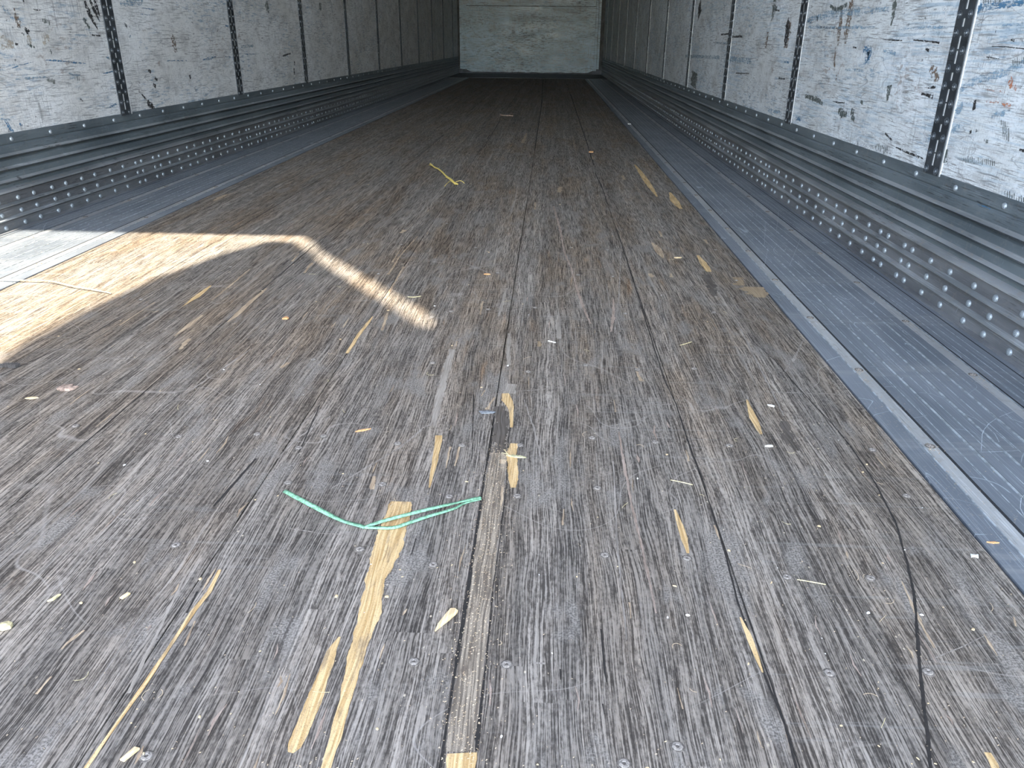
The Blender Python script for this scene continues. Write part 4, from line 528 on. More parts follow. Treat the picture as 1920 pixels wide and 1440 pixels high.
# ------------------------------------------------------------------ aluminium side planks
def side_planks(side, name, label):
    X = lambda v: side * v
    mb = MB()
    def bar(a, b, z0, z1, m, ya=Y0, yb=YF):
        mb.box((min(X(a), X(b)), ya, z0), (max(X(a), X(b)), yb, z1), m)
    bar(0.9045, 1.262, -0.028, 0.0006, M['plank'])
    bar(0.9005, 0.9045, -0.028, -0.004, M['groove'])
    # inner fixing strip in its channel
    bar(0.9395, 0.9600, 0.0006, 0.0011, M['strip']); bar(0.9600, 0.9650, 0.0006, 0.0009, M['groove'])
    bar(0.9375, 0.9395, 0.0006, 0.0016, M['ridge'])
    # outer fixing strip
    bar(1.1400, 1.1590, 0.0006, 0.0011, M['strip']); bar(1.1600, 1.1615, 0.0006, 0.0016, M['ridge']); bar(1.1640, 1.1668, 0.0006, 0.0009, M['groove'])
    for c in (1.009, 1.0525, 1.0990): 
        bar(c - 0.0016, c + 0.0016, 0.0006, 0.0019, M['ridge']); bar(c + 0.0018, c + 0.0034, 0.0006, 0.0008, M['groove'])
    for c in (0.985, 1.030, 1.076, 1.122, 1.180, 1.198, 1.216): bar(c - 0.0006, c + 0.0006, 0.0006, 0.0010, M['ridge'])
    bar(1.2320, 1.2345, 0.0006, 0.0008, M['groove'])
    for i, pts in enumerate(DATA2['PS']):
        if side > 0: put_ribbon(mb, [(a[0], a[1], .0009 if 0 < j < len(pts) - 1 else .0005) for j, a in enumerate(pts)], fz(.0021 + i * 1e-6), M['bright'], jag=.6, seed=i, step=.002, jlen=.005)
    for i in range(60):
        yy = R.uniform(.8, 6) ; xx = R.uniform(.97, 1.22); a_ = R.uniform(-.7, .7) if i % 3 else R.uniform(1.2, 1.9); L_ = R.uniform(.01, .07); bend = R.uniform(-.3, .3)
        P_ = [(X(xx + math.sin(a_ + bend * q) * L_ * q), yy + math.cos(a_ + bend * q) * L_ * q, .0005 * (1 + .3 * yy)) for q in (-1, -.5, 0, .5, 1)]
        put_ribbon(mb, P_, fz(.0021 + i * 1e-6), M['bright'], jag=.7, seed=i, step=.003, jlen=.005)
    o = mb.build(name); struct(o, label, 'floor edging')
    # countersunk screws every cross member
    ms = MB(); ms.lathe([(0.0078, 0.0002), (0.0076, 0.0009), (0.0060, 0.0007)], (0, 0, 0), (0, 0, 1), M['screw_pit'], 16)
    ms.lathe([(0.0052, 0.0007), (0.0046, 0.0013), (0.0018, 0.0014), (0.0012, 0.0008)], (0, 0, 0), (0, 0, 1), M['screw'], 12)
    s0 = ms.build('screw', o); n = 0
    dm = MB()
    for sx_, yy0 in ((0.9495, 3.1066), (1.1490, 3.0975)):
        for kk in range(-33, 9):
            y = yy0 - 0.2937 * kk
            if y < 0.4 or y > 12.9: continue
            if n == 0: s0.location = (X(sx_), y, 0.0006)
            else: inst(s0, 'screw', o, (X(sx_), y, 0.0006))
            n += 1
            # sawdust caught on the near side of the screw
            for q in range(34 if y < 4 else 10):
                L = R.random() ** 1.5 * 0.07; px = X(sx_) + R.uniform(-.008, .008); py = y - 0.006 - L
                if y < 4 and R.random() < .8 - L * 8:
                    s_ = R.uniform(.0008, .0022); a = R.uniform(0, 3.14)
                    dx, dy = s_ * math.cos(a), s_ * math.sin(a)
                    dm.add([(px-dx, py-dy, .0013), (px+dy*.4, py-dx*.4, .0015), (px+dx, py+dy, .0013), (px-dy*.4, py+dx*.4, .0018)], [(0, 1, 2, 3)], M['dust'])
    for q in range(900):
        px = X(R.gauss(0.948, 0.010) if R.random() < .6 else R.uniform(.906, 1.24)); py = R.uniform(.4, 2.6) ** 1.2
        s_ = R.uniform(.0005, .0016); a = R.uniform(0, 3.14); dx, dy = s_ * math.cos(a), s_ * math.sin(a)
        dm.add([(px-dx, py-dy, .0020), (px+dy*.4, py-dx*.4, .0022), (px+dx, py+dy, .0020), (px-dy*.4, py+dx*.4, .0024)], [(0, 1, 2, 3)], M['dust'])
    tag(dm.build('sawdust'), 'fine pale sawdust caught along the %s aluminium floor strip' % ('right' if side > 0 else 'left'), 'sawdust', None, 'stuff')
side_planks(1, 'trim_2', 'grey grooved aluminium floor planks along the right wall')
side_planks(-1, 'trim_1', 'grey grooved aluminium floor planks along the left wall')
mb = MB(); mb.box((-1.25, YF, -0.03), (1.25, YB, 0.004), M['plate']); mb.box((-1.25, YF, 0.004), (1.25, YF + 0.02, 0.008), M['plate'])
struct(mb.build('trim_3'), 'dark steel floor plate in front of the far bulkhead', 'floor plate')

# sawdust on the filler strip and along the seams
dm = MB()
for q in range(3600):
    if q < 1500: py = R.uniform(.46, 1.02); px = 0.311 + R.gauss(0, .013); 
    elif q < 1900: py = R.uniform(.45, 1.3); px = 0.72 + R.gauss(0, .05)
    else: py = .45 + R.random() ** 2 * 2.2; px = R.uniform(-.7, .9)
    s_ = R.uniform(.0004, .0014); a = R.uniform(0, 3.14); dx, dy = s_ * math.cos(a), s_ * math.sin(a)
    dm.add([(px-dx, py-dy, .0009), (px+dy*.35, py-dx*.35, .0010), (px+dx, py+dy, .0009), (px-dy*.35, py+dx*.35, .0013)], [(0, 1, 2, 3)], M['dust'])
tag(dm.build('sawdust'), 'fine pale sawdust dusting the hardwood boards and seams', 'sawdust', None, 'stuff')

# ------------------------------------------------------------------ scuff rails (baseboards)
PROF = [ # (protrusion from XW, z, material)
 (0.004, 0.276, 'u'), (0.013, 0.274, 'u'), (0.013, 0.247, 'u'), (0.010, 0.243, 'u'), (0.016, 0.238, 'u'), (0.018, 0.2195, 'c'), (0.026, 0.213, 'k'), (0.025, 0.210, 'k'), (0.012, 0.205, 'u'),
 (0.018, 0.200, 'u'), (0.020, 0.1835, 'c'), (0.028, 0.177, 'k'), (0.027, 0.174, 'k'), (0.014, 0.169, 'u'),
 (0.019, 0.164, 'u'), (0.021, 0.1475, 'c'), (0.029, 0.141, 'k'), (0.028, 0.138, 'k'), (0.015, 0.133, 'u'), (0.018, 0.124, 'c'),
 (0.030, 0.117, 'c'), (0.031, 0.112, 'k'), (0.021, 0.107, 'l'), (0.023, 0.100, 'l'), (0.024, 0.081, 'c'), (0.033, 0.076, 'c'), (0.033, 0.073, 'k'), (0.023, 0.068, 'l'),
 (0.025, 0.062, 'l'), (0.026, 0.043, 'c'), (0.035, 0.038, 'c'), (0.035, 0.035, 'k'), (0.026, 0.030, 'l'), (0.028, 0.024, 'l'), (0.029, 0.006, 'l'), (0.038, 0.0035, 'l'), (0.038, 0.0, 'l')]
RIV = [.185, .133, .031, -.015, -.115, -.21, -.317, -.402, -.5, -.58, -.679, -.759, -.853, -.95]
def dome(m, r, h, n=10):
    mb = MB(); mb.lathe([(r * 1.25, 0.0), (r * 1.22, h * .4), (r * 1.0, h * .8), (r * .6, h)], (0, 0, 0), (1, 0, 0), m, n)
    return mb
def scuff_rail(side, name, posts, label):
    X = lambda d: side * (XW - d)
    mb = MB(); n = len(PROF); ys = [Y0 + 0.05 * 0] + [0.4 + 0.5 * i for i in range(29)] + [YB]
    # slight dents along the length
    vs = []
    for y in ys:
        for j, (d, z, m_) in enumerate(PROF):
            w = 0.0012 * noise.noise(Vector((y * .9, j * .15, side * 3.0)))
            vs.append((X(d + w), y, z + (w * .8 if z > .01 else 0)))
    for i in range(len(ys) - 1):
        for j in range(n - 1):
            q = (i*n+j, i*n+j+1, (i+1)*n+j+1, (i+1)*n+j)
            o_ = len(mb.v)
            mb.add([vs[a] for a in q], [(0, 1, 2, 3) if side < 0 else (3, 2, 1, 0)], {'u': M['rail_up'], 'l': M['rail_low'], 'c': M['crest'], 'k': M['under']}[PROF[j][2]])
    mb.box((min(X(0), X(-.03)), Y0, 0.0), (max(X(0), X(-.03)), YB, 0.27), M['rail_low'])
    ob = mb.build(name); struct(ob, label, 'scuff rail')
    d0 = dome(M['rivet'], 0.0064, 0.0052).build('rivet', ob, True)
    cnt = 0; far = MB()
    prof = [(0.0076, 0.0), (0.0066, 0.0036), (0.0030, 0.0050)]
    allp = []
    base = posts[0] - 1.219
    kk = 0
    while base + 1.219 * kk < YB + 1.1:
        for o_ in RIV: allp.append(base + 1.219 * kk + o_)
        kk += 1
    allp = sorted(y for y in allp if (1.15 if side > 0 else 2.0) < y < YB - .1)
    for y in allp:
        for z, d in ((0.0900, 0.0236), (0.0520, 0.0256), (0.0145, 0.0286)):
            if cnt < 99:
                if cnt == 0:
                    d0.location = (X(d), y, z); d0.rotation_euler = (0, 0, 0 if side < 0 else math.pi)
                else: inst(d0, 'rivet', ob, (X(d), y, z))
                cnt += 1
            else: far.lathe(prof, (X(d), y, z), (-side, 0, 0), M['rivet'], 6)
    o2 = far.build('rivet', ob, True); o2['kind'] = 'stuff'
    # screws along the top flange
    sm_ = MB(); sm_.lathe([(0.0070, 0), (0.0062, 0.0036), (0.0030, 0.0050)], (0, 0, 0), (1, 0, 0), M['rivet'], 10)
    s0 = sm_.build('screw', ob, True); c2 = 0
    y = 1.385 if side > 0 else 2.411
    while y < 13:
        rot = (0, 0, 0 if side < 0 else math.pi)
        if c2 == 0: s0.location = (X(0.013), y, .257); s0.rotation_euler = rot
        else: inst(s0, 'screw', ob, (X(0.013), y, .257), rot)
        c2 += 1; y += 0.2035
    return ob
scuff_rail(-1, 'baseboard_left', POST_L, 'corrugated and riveted grey metal scuff rail at the foot of the left wall')
scuff_rail(1, 'baseboard_right', POST_R, 'corrugated and riveted grey metal scuff rail at the foot of the right wall')

# ------------------------------------------------------------------ walls
def wall(side, name, posts, pm, marks, label):
    mb = MB(); mb.box((min(side * XW, side * 1.33), Y0, -0.05), (max(side * XW, side * 1.33), YB + .1, ZC), M['outer'])
    w = mb.build(name); struct(w, label, 'wall')
    edges = [posts[0] - 1.219 * 3] + [posts[0] - 1.219 * 2, posts[0] - 1.219] + list(posts) + [YB + .62]
    edges = [e for e in edges if e > Y0 - 1.0]
    for a, b in zip(edges[:-1], edges[1:]):
        a = max(a, Y0); b = min(b, YB)
        if b - a < .05: continue
        pb = MB()
        xi = side * PX; xo = side * (XW - .002)
        pb.box((min(xi, xo), a + .004, ZP), (max(xi, xo), b - .004, ZC), pm)
        # folded bright lip beside the far edge of the post
        if a > Y0:
            lw = .0105 if side < 0 else (.0055 if a < 2.0 else .0004)
            e0 = a + .0385 if side < 0 else a - .0385 - lw
            pb.box((min(side*(PX-.0015), xi), e0, ZP), (max(side*(PX-.0015), xi), e0 + lw, ZC), M['lip'])
        i = 0
        for key, lst in marks.items():
            for pts in lst:
                cy = sum(p[0] for p in pts) / len(pts)
                if a <= cy < b:
                    i += 1
                    put_ribbon(pb, pts, lambda p, i=i: (side * (PX - .0006 - i * 4e-6), p[0], p[1]), S[key], jag=.35, seed=i + int(a * 10), step=.004, jlen=.010)
        pb.build('wall_panel', w)
    return w
wall(-1, 'wall_left', POST_L, M['panel_left'], WMARKS['L'], 'long white scuffed left wall of the trailer')
wall(1, 'wall_right', POST_R, M['panel_right'], WMARKS['R'], 'long white scuffed right wall of the trailer, smeared with blue paint')

# ------------------------------------------------------------------ slotted posts
ORD = ['nearest', 'second', 'third', 'fourth', 'fifth', 'sixth', 'seventh', 'eighth', 'ninth', 'tenth', 'eleventh']
def post(side, y, idx):
    emp = bpy.data.objects.new('slotted_wall_post', None); C.objects.link(emp); emp.location = (side * PX, y, ZP)
    sn = 'right' if side > 0 else 'left'
    lab = ('dark steel slotted post on the %s wall, nearest the open end' % sn) if idx == 0 else ('dark steel slotted post on the %s wall, %s from the open end' % (sn, ORD[idx]))
    tag(emp, lab, 'wall post', 'slotted steel posts between the wall panels')
    mb = MB(); x0, x1 = sorted((side * (PX - .0036), side * (PX - .0018)))
    x0 -= side * PX; x1 -= side * PX
    def b(ya, yb, za, zb): mb.box((x0, ya, za - ZP), (x1, yb, zb - ZP), M['post'])
    b(-.0375, -.0048, ZP, ZC); b(.0048, .0375, ZP, ZC)
    # side flanges back to the panel
    for e in (-.0375, .0355):
        xa, xb = sorted((0.0, side * -.0018)); mb.box((xa, e, 0), (xb, e + .002, ZC - ZP), M['under'])  # flanges darkened in colour against the light they catch
    # centre web between slots: slots pitch .11 (two .028 halves), ovals between
    z = ZP; segs = []
    c = 0.536 - 0.11 * 3
    while c < ZC:
        segs += [(c - .0285, c - .0015), (c + .0015, c + .0285), (c + .0465, c + .0635)]
        c += 0.11
    cur = ZP
    for a, q in segs:
        if a < ZP + .004: continue
        if a > ZC: break
        b(-.0048, .0048, cur, a); cur = min(q, ZC)
    b(-.0048, .0048, cur, ZC)
    vis = min(ZC, 0.28 + (0.68 - 0.28) * (y / (1.9 if side > 0 else 3.1)) ** .8)
    zr = [0.2775 + 0.0366 * k for k in range(60)]
    zr = [q for q in zr if q < vis + .05][:48]
    prof = [(0.0090, 0.0), (0.0088, 0.0016), (0.0070, 0.0018), (0.0062, 0.0006), (0.0050, 0.0008), (0.0042, 0.0026), (0.0022, 0.0030), (0.0016, 0.0012)]
    if idx < 5:
        plate = mb.build('plate', emp)
        rm = MB(); rm.lathe(prof, (0, 0, 0), (-side, 0, 0), M['stud'], 14)
        r0 = rm.build('rivet', emp); n = 0
        for q in zr:
            for yy in (-.0235, .0235):
                loc = (side * -.0036, yy, q - ZP)
                if n == 0: r0.location = loc
                else: inst(r0, 'rivet', emp, loc)
                n += 1
    else:
        plate = mb.build('plate', emp)
        rm = MB()
        for q in zr:
            for yy in (-.0235, .0235): rm.lathe([(0.0088, 0), (0.0080, .0018), (.003, .0024)], (side * -.0036, yy, q - ZP), (-side, 0, 0), M['stud'], 6)
        r = rm.build('rivet', emp); r['kind'] = 'stuff'
    sb = MB(); xa, xb = sorted((side * -.0016, side * -.0008)); sb.box((xa, -.0335, 0), (xb, .0335, ZC - ZP), M['lip'])
    bk = sb.build('backing_strip', emp); bk['label'] = 'pale lining seen through the slots'
for i, y in enumerate(POST_L): post(-1, y, i)
for i, y in enumerate(POST_R): post(1, y, i)

# ------------------------------------------------------------------ front bulkhead
mb = MB(); mb.box((-1.33, YB + .04, -.05), (1.33, YB + .10, ZC), M['plate'])
wf = mb.build('wall_front'); struct(wf, 'far end bulkhead wall of the trailer', 'wall')
def sheet(name, x0, x1, z0, z1, y, m, th=.02, ragged=True):
    mb = MB(); n = 60; vs = []
    for i in range(n + 1):
        x = x0 + (x1 - x0) * i / n
        e = min(i, n - i) / n
        dz = .008 * noise.noise(Vector((x * 7, z0, 0))) + (.04 * max(0, 1 - e / .04) if ragged else 0)
        bl = .006 * noise.noise(Vector((x * 1.5, 2.0, 0)))
        vs += [(x, y + bl, z0 + dz), (x, y + bl + .004, (z0 + z1) / 2), (x, y + bl, z1), (x, y + th, z1), (x, y + th, z0 + dz)]
    fs = []
    for i in range(n):
        a = i * 5; b = a + 5
        for j in range(5): fs.append((a + j, a + (j+1) % 5, b + (j+1) % 5, b + j))
    fs += [(0, 4, 3, 2, 1), (n*5, n*5+1, n*5+2, n*5+3, n*5+4)]
    mb.add(vs, fs, m)
    return mb
lo = sheet('lower', -1.120, 1.112, .028, 1.076, YB - .05, M['panel_front']).build('bulkhead_panel', wf); lo['label'] = 'lower grey-blue scuffed bulkhead sheet'
hi = sheet('upper', -1.120, 1.112, 1.084, ZC, YB - .045, M['panel_front'], ragged=False).build('bulkhead_panel', wf); hi['label'] = 'upper grey-blue scuffed bulkhead sheet'
mb = MB(); mb.box((-1.10, YB - .028, 1.07), (1.10, YB - .02, 1.09), M['groove']); mb.build('seam', wf)
mb = MB(); mb.box((-1.20, YB - .03, .07), (-1.122, YB + .03, ZC), M['panel_front']); mb.box((-1.235, YB - .02, .075), (-1.20, YB + .03, ZC), M['panel_front']); mb.build('corner_post', wf)
mb = MB(); mb.box((1.116, YB - .03, .06), (1.160, YB + .03, ZC), M['panel_front']); mb.box((1.165, YB - .035, .09), (1.205, YB + .03, ZC), M['panel_front']); mb.build('corner_post', wf)

# ------------------------------------------------------------------ ceiling and rear frame
mb = MB(); mb.box((-1.33, Y0, ZC), (1.33, YB + .1, ZC + .03), M['ceiling']); struct(mb.build('ceiling'), 'aluminium roof skin of the trailer', 'ceiling')
mb = MB(); mb.box((-1.33, Y0 - .05, 2.66), (1.33, Y0, 2.83), M['outer']); mb.box((-1.36, Y0 - .05, -.2), (-1.265, Y0, 2.66), M['outer']); mb.box((1.265, Y0 - .05, -.2), (1.36, Y0, 2.66), M['outer']); mb.box((-1.265, Y0 - .05, -.2), (1.265, Y0, -.002), M['plate'])
struct(mb.build('trim_4'), 'steel rear door frame around the open end', 'door frame')
mb = MB(); mb.box((-40, -60, -1.35), (40, 40, -1.25), M['concrete']); struct(mb.build('ground'), 'concrete yard outside the trailer', 'ground')

# two unseen shade casters added outside the doors to shape the sun patch
def caster(shadow, z, label, sag=.05):
    """outline given as the footprint of its shade on the trailer floor"""
    ox, oy = SUN.x / -SUN.z * z, SUN.y / -SUN.z * z
    top = [(x - ox, y - oy, z) for x, y in shadow]; n = len(top)
    mb = MB(); vs = top + [(x, y, zz - .006) for x, y, zz in top]
    fs = [tuple(range(n)), tuple(range(2*n - 1, n - 1, -1))] + [(i, n + i, n + (i+1) % n, (i+1) % n) for i in range(n)]
    mb.add(vs, fs, M['caster'])
    tag(mb.build('added_shade_caster'), label, 'shade sail', 'added shade casters')
caster([(-.60,-.5),(-.60,1.10),(-.64,1.38),(-.625,1.62),(-.585,1.86),(-.52,2.08),(-.44,2.235),(-.36,2.225),(-.30,2.13),(-.268,2.105),(-.25,2.045),(-.04,1.752),(.125,1.520),(.145,1.52),(.19,1.62),(1.7,1.62),(1.7,-.5)], 3.30, 'large added shade sail over the yard behind the doors')
caster([(-.40,2.50),(-.405,2.36),(-.38,2.33),(-.325,2.25),(-.285,2.18),(-.262,2.13),(-.245,2.11),(-.04,1.826),(.12,1.605),(.15,1.49),(1.7,1.49),(1.7,2.50)], 3.36, 'small added shade sail beside the large one')

# ------------------------------------------------------------------ loose things on the floor
def strand(name, paths, r, m, label, cat, group=None, flat=.35, z=.0022, n=6, lift=0.0):
    cx = sum(p[0] for p in paths[0]) / len(paths[0]); cy = sum(p[1] for p in paths[0]) / len(paths[0])
    mb = MB()
    for k, P in enumerate(paths):
        Q = []
        for i in range(len(P) - 1):
            p0 = P[max(0, i-1)]; p1 = P[i]; p2 = P[i+1]; p3 = P[min(len(P)-1, i+2)]
            for s in range(6):
                t = s / 6
                Q.append([0.5 * ((2*p1[c]) + (-p0[c]+p2[c])*t + (2*p0[c]-5*p1[c]+4*p2[c]-p3[c])*t*t + (-p0[c]+3*p1[c]-3*p2[c]+p3[c])*t**3) for c in (0, 1)])
        Q.append(list(P[-1][:2]))
        L = len(Q); rr = r[k] if isinstance(r, (list, tuple)) else r
        pts = [(q[0] - cx, q[1] - cy, z + lift * math.sin(math.pi * i / (L-1)) + .0004 * k) for i, q in enumerate(Q)]
        mb.tube(pts, [rr * (1 - .12 * math.sin(i * 1.7)) for i in range(L)], m, n, flat)
    o = mb.build(name, None, True); o.location = (cx, cy, 0)
    return tag(o, label, cat, group)

# green strap: a ribbon that doubles into two strands
emp = bpy.data.objects.new('green_strap', None); C.objects.link(emp); emp.location = (.16, .80, 0)
tag(emp, 'thin green plastic packing strap curled across the boards in the foreground', 'strap')
def rib3(name, P, w, th, z0, tw):
    mb = MB(); Q = []
    for i in range(len(P) - 1):
        p0 = P[max(0, i-1)]; p1 = P[i]; p2 = P[i+1]; p3 = P[min(len(P)-1, i+2)]
        for s in range(8):
            t = s / 8
            Q.append(Vector([0.5 * ((2*p1[c]) + (-p0[c]+p2[c])*t + (2*p0[c]-5*p1[c]+4*p2[c]-p3[c])*t*t + (-p0[c]+3*p1[c]-3*p2[c]+p3[c])*t**3) for c in (0, 1)]))
    Q.append(Vector(P[-1][:2])); L = len(Q); vs = []; fs = []
    for i, q in enumerate(Q):
        d = (Q[min(i+1, L-1)] - Q[max(i-1, 0)]).normalized(); nn = Vector((-d.y, d.x)); a = tw * math.sin(i / L * 5) + .3
        h = z0(i / (L - 1))
        u = Vector((nn.x * math.cos(a), nn.y * math.cos(a), abs(math.sin(a)))) * (w / 2); k = Vector((0, 0, th / 2))
        c0 = Vector((q.x - .16, q.y - .80, h + abs(u.z) + th))
        ridge = Vector((0, 0, .0005))
        vs += [c0 - u - k, c0 - k, c0 + u - k, c0 + u + k, c0 + k + ridge, c0 - u + k]
    for i in range(L - 1):
        a = i * 6; b = a + 6
        for j in range(6): fs.append((a + j, a + (j+1) % 6, b + (j+1) % 6, b + j))
    fs += [(5, 4, 3, 2, 1, 0), tuple((L-1)*6 + j for j in range(6))]
    mb.add(vs, fs, M['green']); return mb.build(name, emp, True)
rib3('strap_tail', STRAP['main'], .0054, .0006, lambda t: .0008 + .004 * math.sin(math.pi * t), .5)
rib3('strap_strand', STRAP['upper'], .0038, .0006, lambda t: .0008 + .004 * math.sin(math.pi * t), .6)
rib3('strap_strand', STRAP['lower'], .0038, .0006, lambda t: .0006 + .001 * math.sin(math.pi * t), .4)

strand('yellow_tie', YEL, [.0042, .0022, .0024, .0014, .0014], M['yellow'], 'twisted yellow plastic twine lying in the middle of the floor', 'twine', z=.004, lift=.008, flat=.7)
strand('long_straw', [[(-.975, 1.770), (-.90, 1.765), (-.82, 1.760), (-.745, 1.725), (-.68, 1.705), (-.63, 1.690)]], .0016, M['straw'], 'long curved yellow straw lying in the sunlit patch by the left aluminium planks', 'straw', z=.003, lift=.006, flat=.8)
strand('straw', [[(.0555, 1.7195), (.0697, 1.7185), (.086, 1.727)]], .0011, M['straw'], 'short pale straw just right of the thin streak of sun', 'straw', z=.0016, flat=.7)
strand('straw', [[(.640, 1.447), (.652, 1.456), (.666, 1.468)]], .0011, M['straw'], 'short pale straw right of the centre boards near the long dark crack', 'straw', z=.0016, flat=.7)
strand('straw', [[(.5500, .9280), (.5650, .9230), (.5780, .9170)]], .0008, M['straw'], 'thin pale straw next to pale crumbs on the right-hand boards', 'straw', z=.0014, flat=.7)
strand('straw', [[(.661, .7200), (.675, .7170), (.690, .7130)]], .0008, M['straw'], 'thin pale straw left of the cracked board in the right foreground', 'straw', z=.0014, flat=.7)
strand('straw', [[(.381, 1.453), (.388, 1.449), (.396, 1.444)]], .0016, M['white'], 'white bent straw scrap in the middle of the boards', 'straw', z=.0018, flat=.7)
strand('straw', [[(.316, .987), (.324, .984), (.330, .979)], [(.321, .992), (.327, .980)]], .0006, M['straw'], 'forked straw wisp touching the dry olive leaf', 'straw', z=.0030, flat=.7)
strand('twig', [[(-.02, 6.52), (-.005, 6.44), (.03, 6.42), (.085, 6.40)], [(.03, 6.42), (.05, 6.50), (.07, 6.62)]], [.006, .005], M['bark'], 'grey twig lying far back on the dark boards', 'twig', z=.007, flat=.8)

def flake(name, outline, loc, m, th, label, cat, bend=.0, rz=0.0, group=None, z=.0006, tilt=0.0):
    mb = MB(); n = len(outline)
    cx = sum(p[0] for p in outline) / n; cy = sum(p[1] for p in outline) / n
    bz = lambda x, y: z + bend * (x * x + y * y)
    top = [(x, y, bz(x, y) + th) for x, y in outline]; bot = [(x * .96, y * .96, bz(x, y)) for x, y in outline]
    vs = top + bot + [(cx, cy, th * 1.4 + z)]
    fs = [(i, (i+1) % n, 2*n) for i in range(n)] + [(i, n + i, n + (i+1) % n, (i+1) % n) for i in range(n)] + [tuple(range(2*n-1, n-1, -1))]
    mb.add(vs, fs, m); o = mb.build(name); o.location = (loc[0], loc[1], 0); o.rotation_euler = (0, tilt, rz)
    return tag(o, label, cat, group)
B = BITS
# pale wedge: measured outline on the boards
flake('wood_splinter', [(-.0085, -.0190), (-.0035, -.0120), (.0045, -.0010), (.0105, .0090), (.0120, .0125), (.0080, .0165), (.0035, .0160), (-.0015, .0050), (-.0065, -.0080)], B[0], M['chip'], .0022, 'pale wedge-shaped wood splinter lying loose in the foreground', 'wood splinter')
flake('bark_scrap', [(-.016, -.005), (-.006, -.010), (.008, -.008), (.013, -.002), (.016, .006), (.006, .005), (.002, .014), (-.006, .009), (-.012, .010)], B[1], M['bark'], .004, 'brown ragged bark scrap on the left boards', 'bark scrap')
flake('bark_scrap', [(-.011, -.003), (.0, -.004), (.010, .001), (.004, .004), (-.008, .002)], (B[1][0] - .036, B[1][1] - .040), M['chip'], .0015, 'small pale sliver just below the brown bark scrap', 'bark scrap')
flake('wood_chip', [(-.005, -.006), (.006, -.005), (.008, .000), (.002, .008), (-.003, .006)], B[2], M['orange'], .003, 'bright orange-tan wood chip below the sunlit patch', 'wood chip')
flake('dry_leaf', [(-.013, .000), (-.004, .003), (.008, .0035), (.017, .000), (.008, -.0025), (-.004, -.002)], (B[3][0] + .004, B[3][1]), M['leafgreen'], .0016, 'narrow dry olive leaf lying across the bare wood patch', 'leaf', rz=-.15)
flake('wood_chip', [(-.008, -.002), (.0, -.004), (.009, -.001), (.003, .004), (-.004, .005)], B[4], M['orange'], .002, 'thin orange flake on the middle boards beyond the streak of sun', 'wood chip')
flake('wood_chip', [(-.010, -.006), (.0, -.003), (.009, .003), (.012, .006), (.002, .003), (-.006, -.001)], B[5], M['orange'], .0018, 'curled orange shaving left of the centre boards', 'wood chip')
flake('black_scrap', [(-.020, -.006), (-.010, .004), (-.004, -.002), (.006, .006), (.018, .002), (.014, -.006), (.002, -.008), (-.010, -.004)], B[6], M['blackscrap'], .006, 'black curled scrap at the left edge of the floor', 'scrap')
flake('wood_chip', [(-.013, .004), (-.008, -.004), (.010, -.001), (.015, .003), (.002, .006)], (B[7][0] + .002, B[7][1]), M['bluechip'], .0018, 'blue-grey flake beside the bare wood wedge at the centre seam', 'wood chip')
flake('white_fleck', [(-.012, -.010), (.010, -.012), (.013, .010), (-.008, .013)], B[10], M['white'], .004, 'white fleck far back on the right aluminium planks', 'fleck')
flake('wood_chip', [(-.008, -.004), (.008, -.003), (.013, .003), (.0, .006), (-.009, .002)], B[11], M['chip'], .002, 'pale chip between two splintered patches right of centre', 'wood chip')
flake('white_fleck', [(-.005, .003), (-.001, -.002), (.005, -.004), (.006, .0), (.001, .003)], B[12], M['white'], .0016, 'white fleck above the small splintered patch on the right boards', 'fleck')
flake('white_fleck', [(-.005, .003), (-.001, -.002), (.005, -.004), (.006, .0), (.001, .003)], B[13], M['white'], .0016, 'white fleck below the small splintered patch on the right boards', 'fleck', rz=.6)
flake('white_fleck', [(-.005, -.003), (.0, -.001), (.003, -.004), (.006, .003), (.002, .002), (-.003, .003)], B[14], M['white'], .0014, 'torn white fleck at the right foreground edge of the boards', 'fleck')
flake('wood_chip', [(-.007, .001), (.0, -.0015), (.008, .000), (.003, .002)], B[15], M['orange'], .0014, 'slim orange flake on the right aluminium planks in the foreground', 'wood chip')
flake('straw_clump', [(-.006, -.004), (.001, -.005), (.007, -.001), (.006, .004), (.0, .006), (-.005, .003)], B[19], M['straw'], .004, 'crumpled yellowish clump at the left foreground edge', 'straw clump')
flake('wood_chip', [(-.004, -.006), (.001, -.004), (.004, .006), (.001, .005)], B[20], M['straw'], .0018, 'yellow-green sliver on the left foreground boards', 'wood chip')
flake('wood_chip', [(-.004, -.004), (.0, -.005), (.004, .004), (.0, .005)], B[21], M['chip'], .0018, 'small square-cut pale chip on the left foreground boards', 'wood chip')
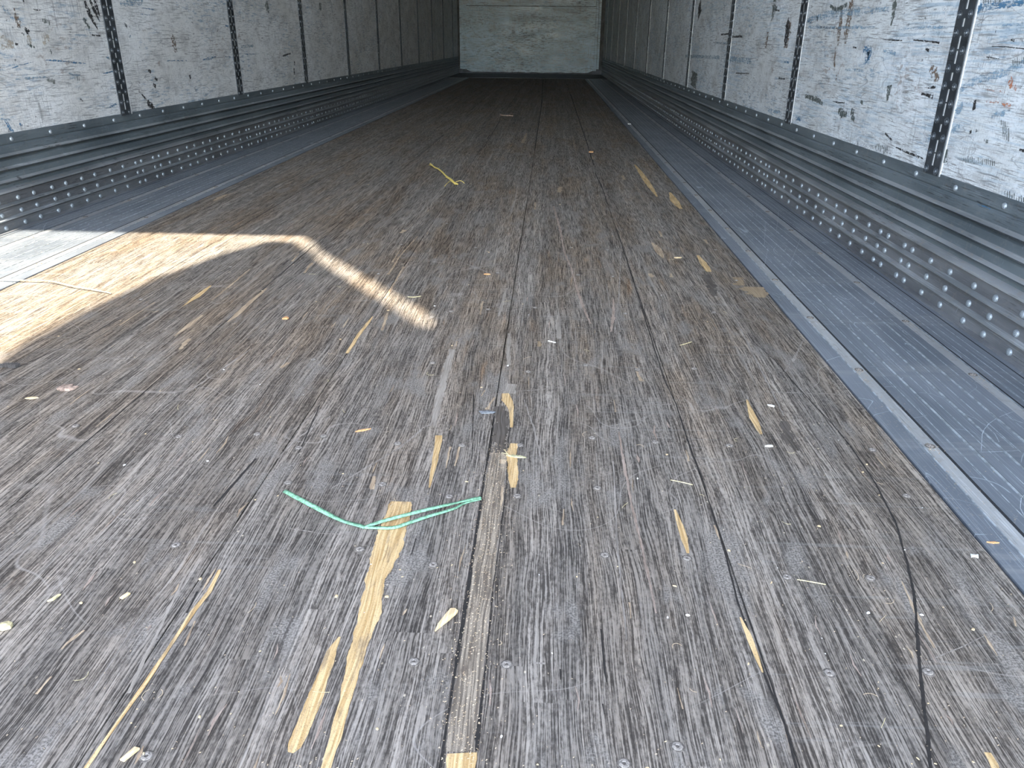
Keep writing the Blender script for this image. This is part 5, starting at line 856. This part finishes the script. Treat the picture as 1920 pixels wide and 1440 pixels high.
flake('wood_chip', [(-.005, -.006), (-.001, -.007), (.006, .006), (.001, .007)], B[22], M['chip'], .0022, 'pale oblong chip at the bottom edge left of the bare strips', 'wood chip')
flake('wood_chip', [(-.014, -.02), (.010, -.02), (.012, .018), (-.010, .02)], (.6, 4.35), M['orange'], .004, 'tan chip far along the boards right of centre', 'wood chip')

# countable crumbs, each its own object
crumb_src = []
for k in range(5):
    mb = MB(); n = 6; L = 1.0; W = .30 + .12 * k
    o1 = [(math.cos(a) * L * (1 + R.uniform(-.2, .2)), math.sin(a) * W * (1 + R.uniform(-.3, .3))) for a in [2 * math.pi * i / n for i in range(n)]]
    vs = [(x, y, .15) for x, y in o1] + [(x * .7, y * .7, .55) for x, y in o1]
    mb.add(vs, [tuple(range(n, 2*n)), tuple(range(n-1, -1, -1))] + [(i, (i+1) % n, n + (i+1) % n, n + i) for i in range(n)], M['chip' if k != 2 else 'white'])
    crumb_src.append(mb)
protos = []
for i in range(210):
    y = .44 / (.13 + .87 * R.random()); x = R.uniform(-.55 - .15 * y, .89)
    x = max(-.88, x)
    s = (.0007 + .0017 * R.random() ** 2) * (1 + .20 * y)
    if i < 5: o = crumb_src[i].build('wood_crumb'); protos.append(o)
    else: o = inst(protos[i % 5], 'wood_crumb')
    o.location = (x, y, 0.0004); o.rotation_euler = (0, 0, R.uniform(0, 6.28)); o.scale = (s, s, s)
    tag(o, 'tiny pale wood crumb lying loose on the boards', 'wood crumb', 'pale wood crumbs scattered over the boards')
for i in range(60):
    y = .5 / (.2 + .8 * R.random()); x = R.uniform(-.5, .88); a = R.uniform(0, 6.28); L = R.uniform(.003, .010) * (1 + .1 * y); c = R.uniform(-.8, .8)
    pts = [(x + math.cos(a + c * t) * L * t, y + math.sin(a + c * t) * L * t) for t in (-1, -.5, 0, .5, 1)]
    strand('wood_fibre', [pts], .00022 * (1 + .3 * y), M['dust' if i % 2 else 'straw'], 'hair-thin pale wood fibre lying loose on the boards', 'wood fibre', 'pale wood fibres scattered over the boards', z=.0012, flat=.8, n=4)
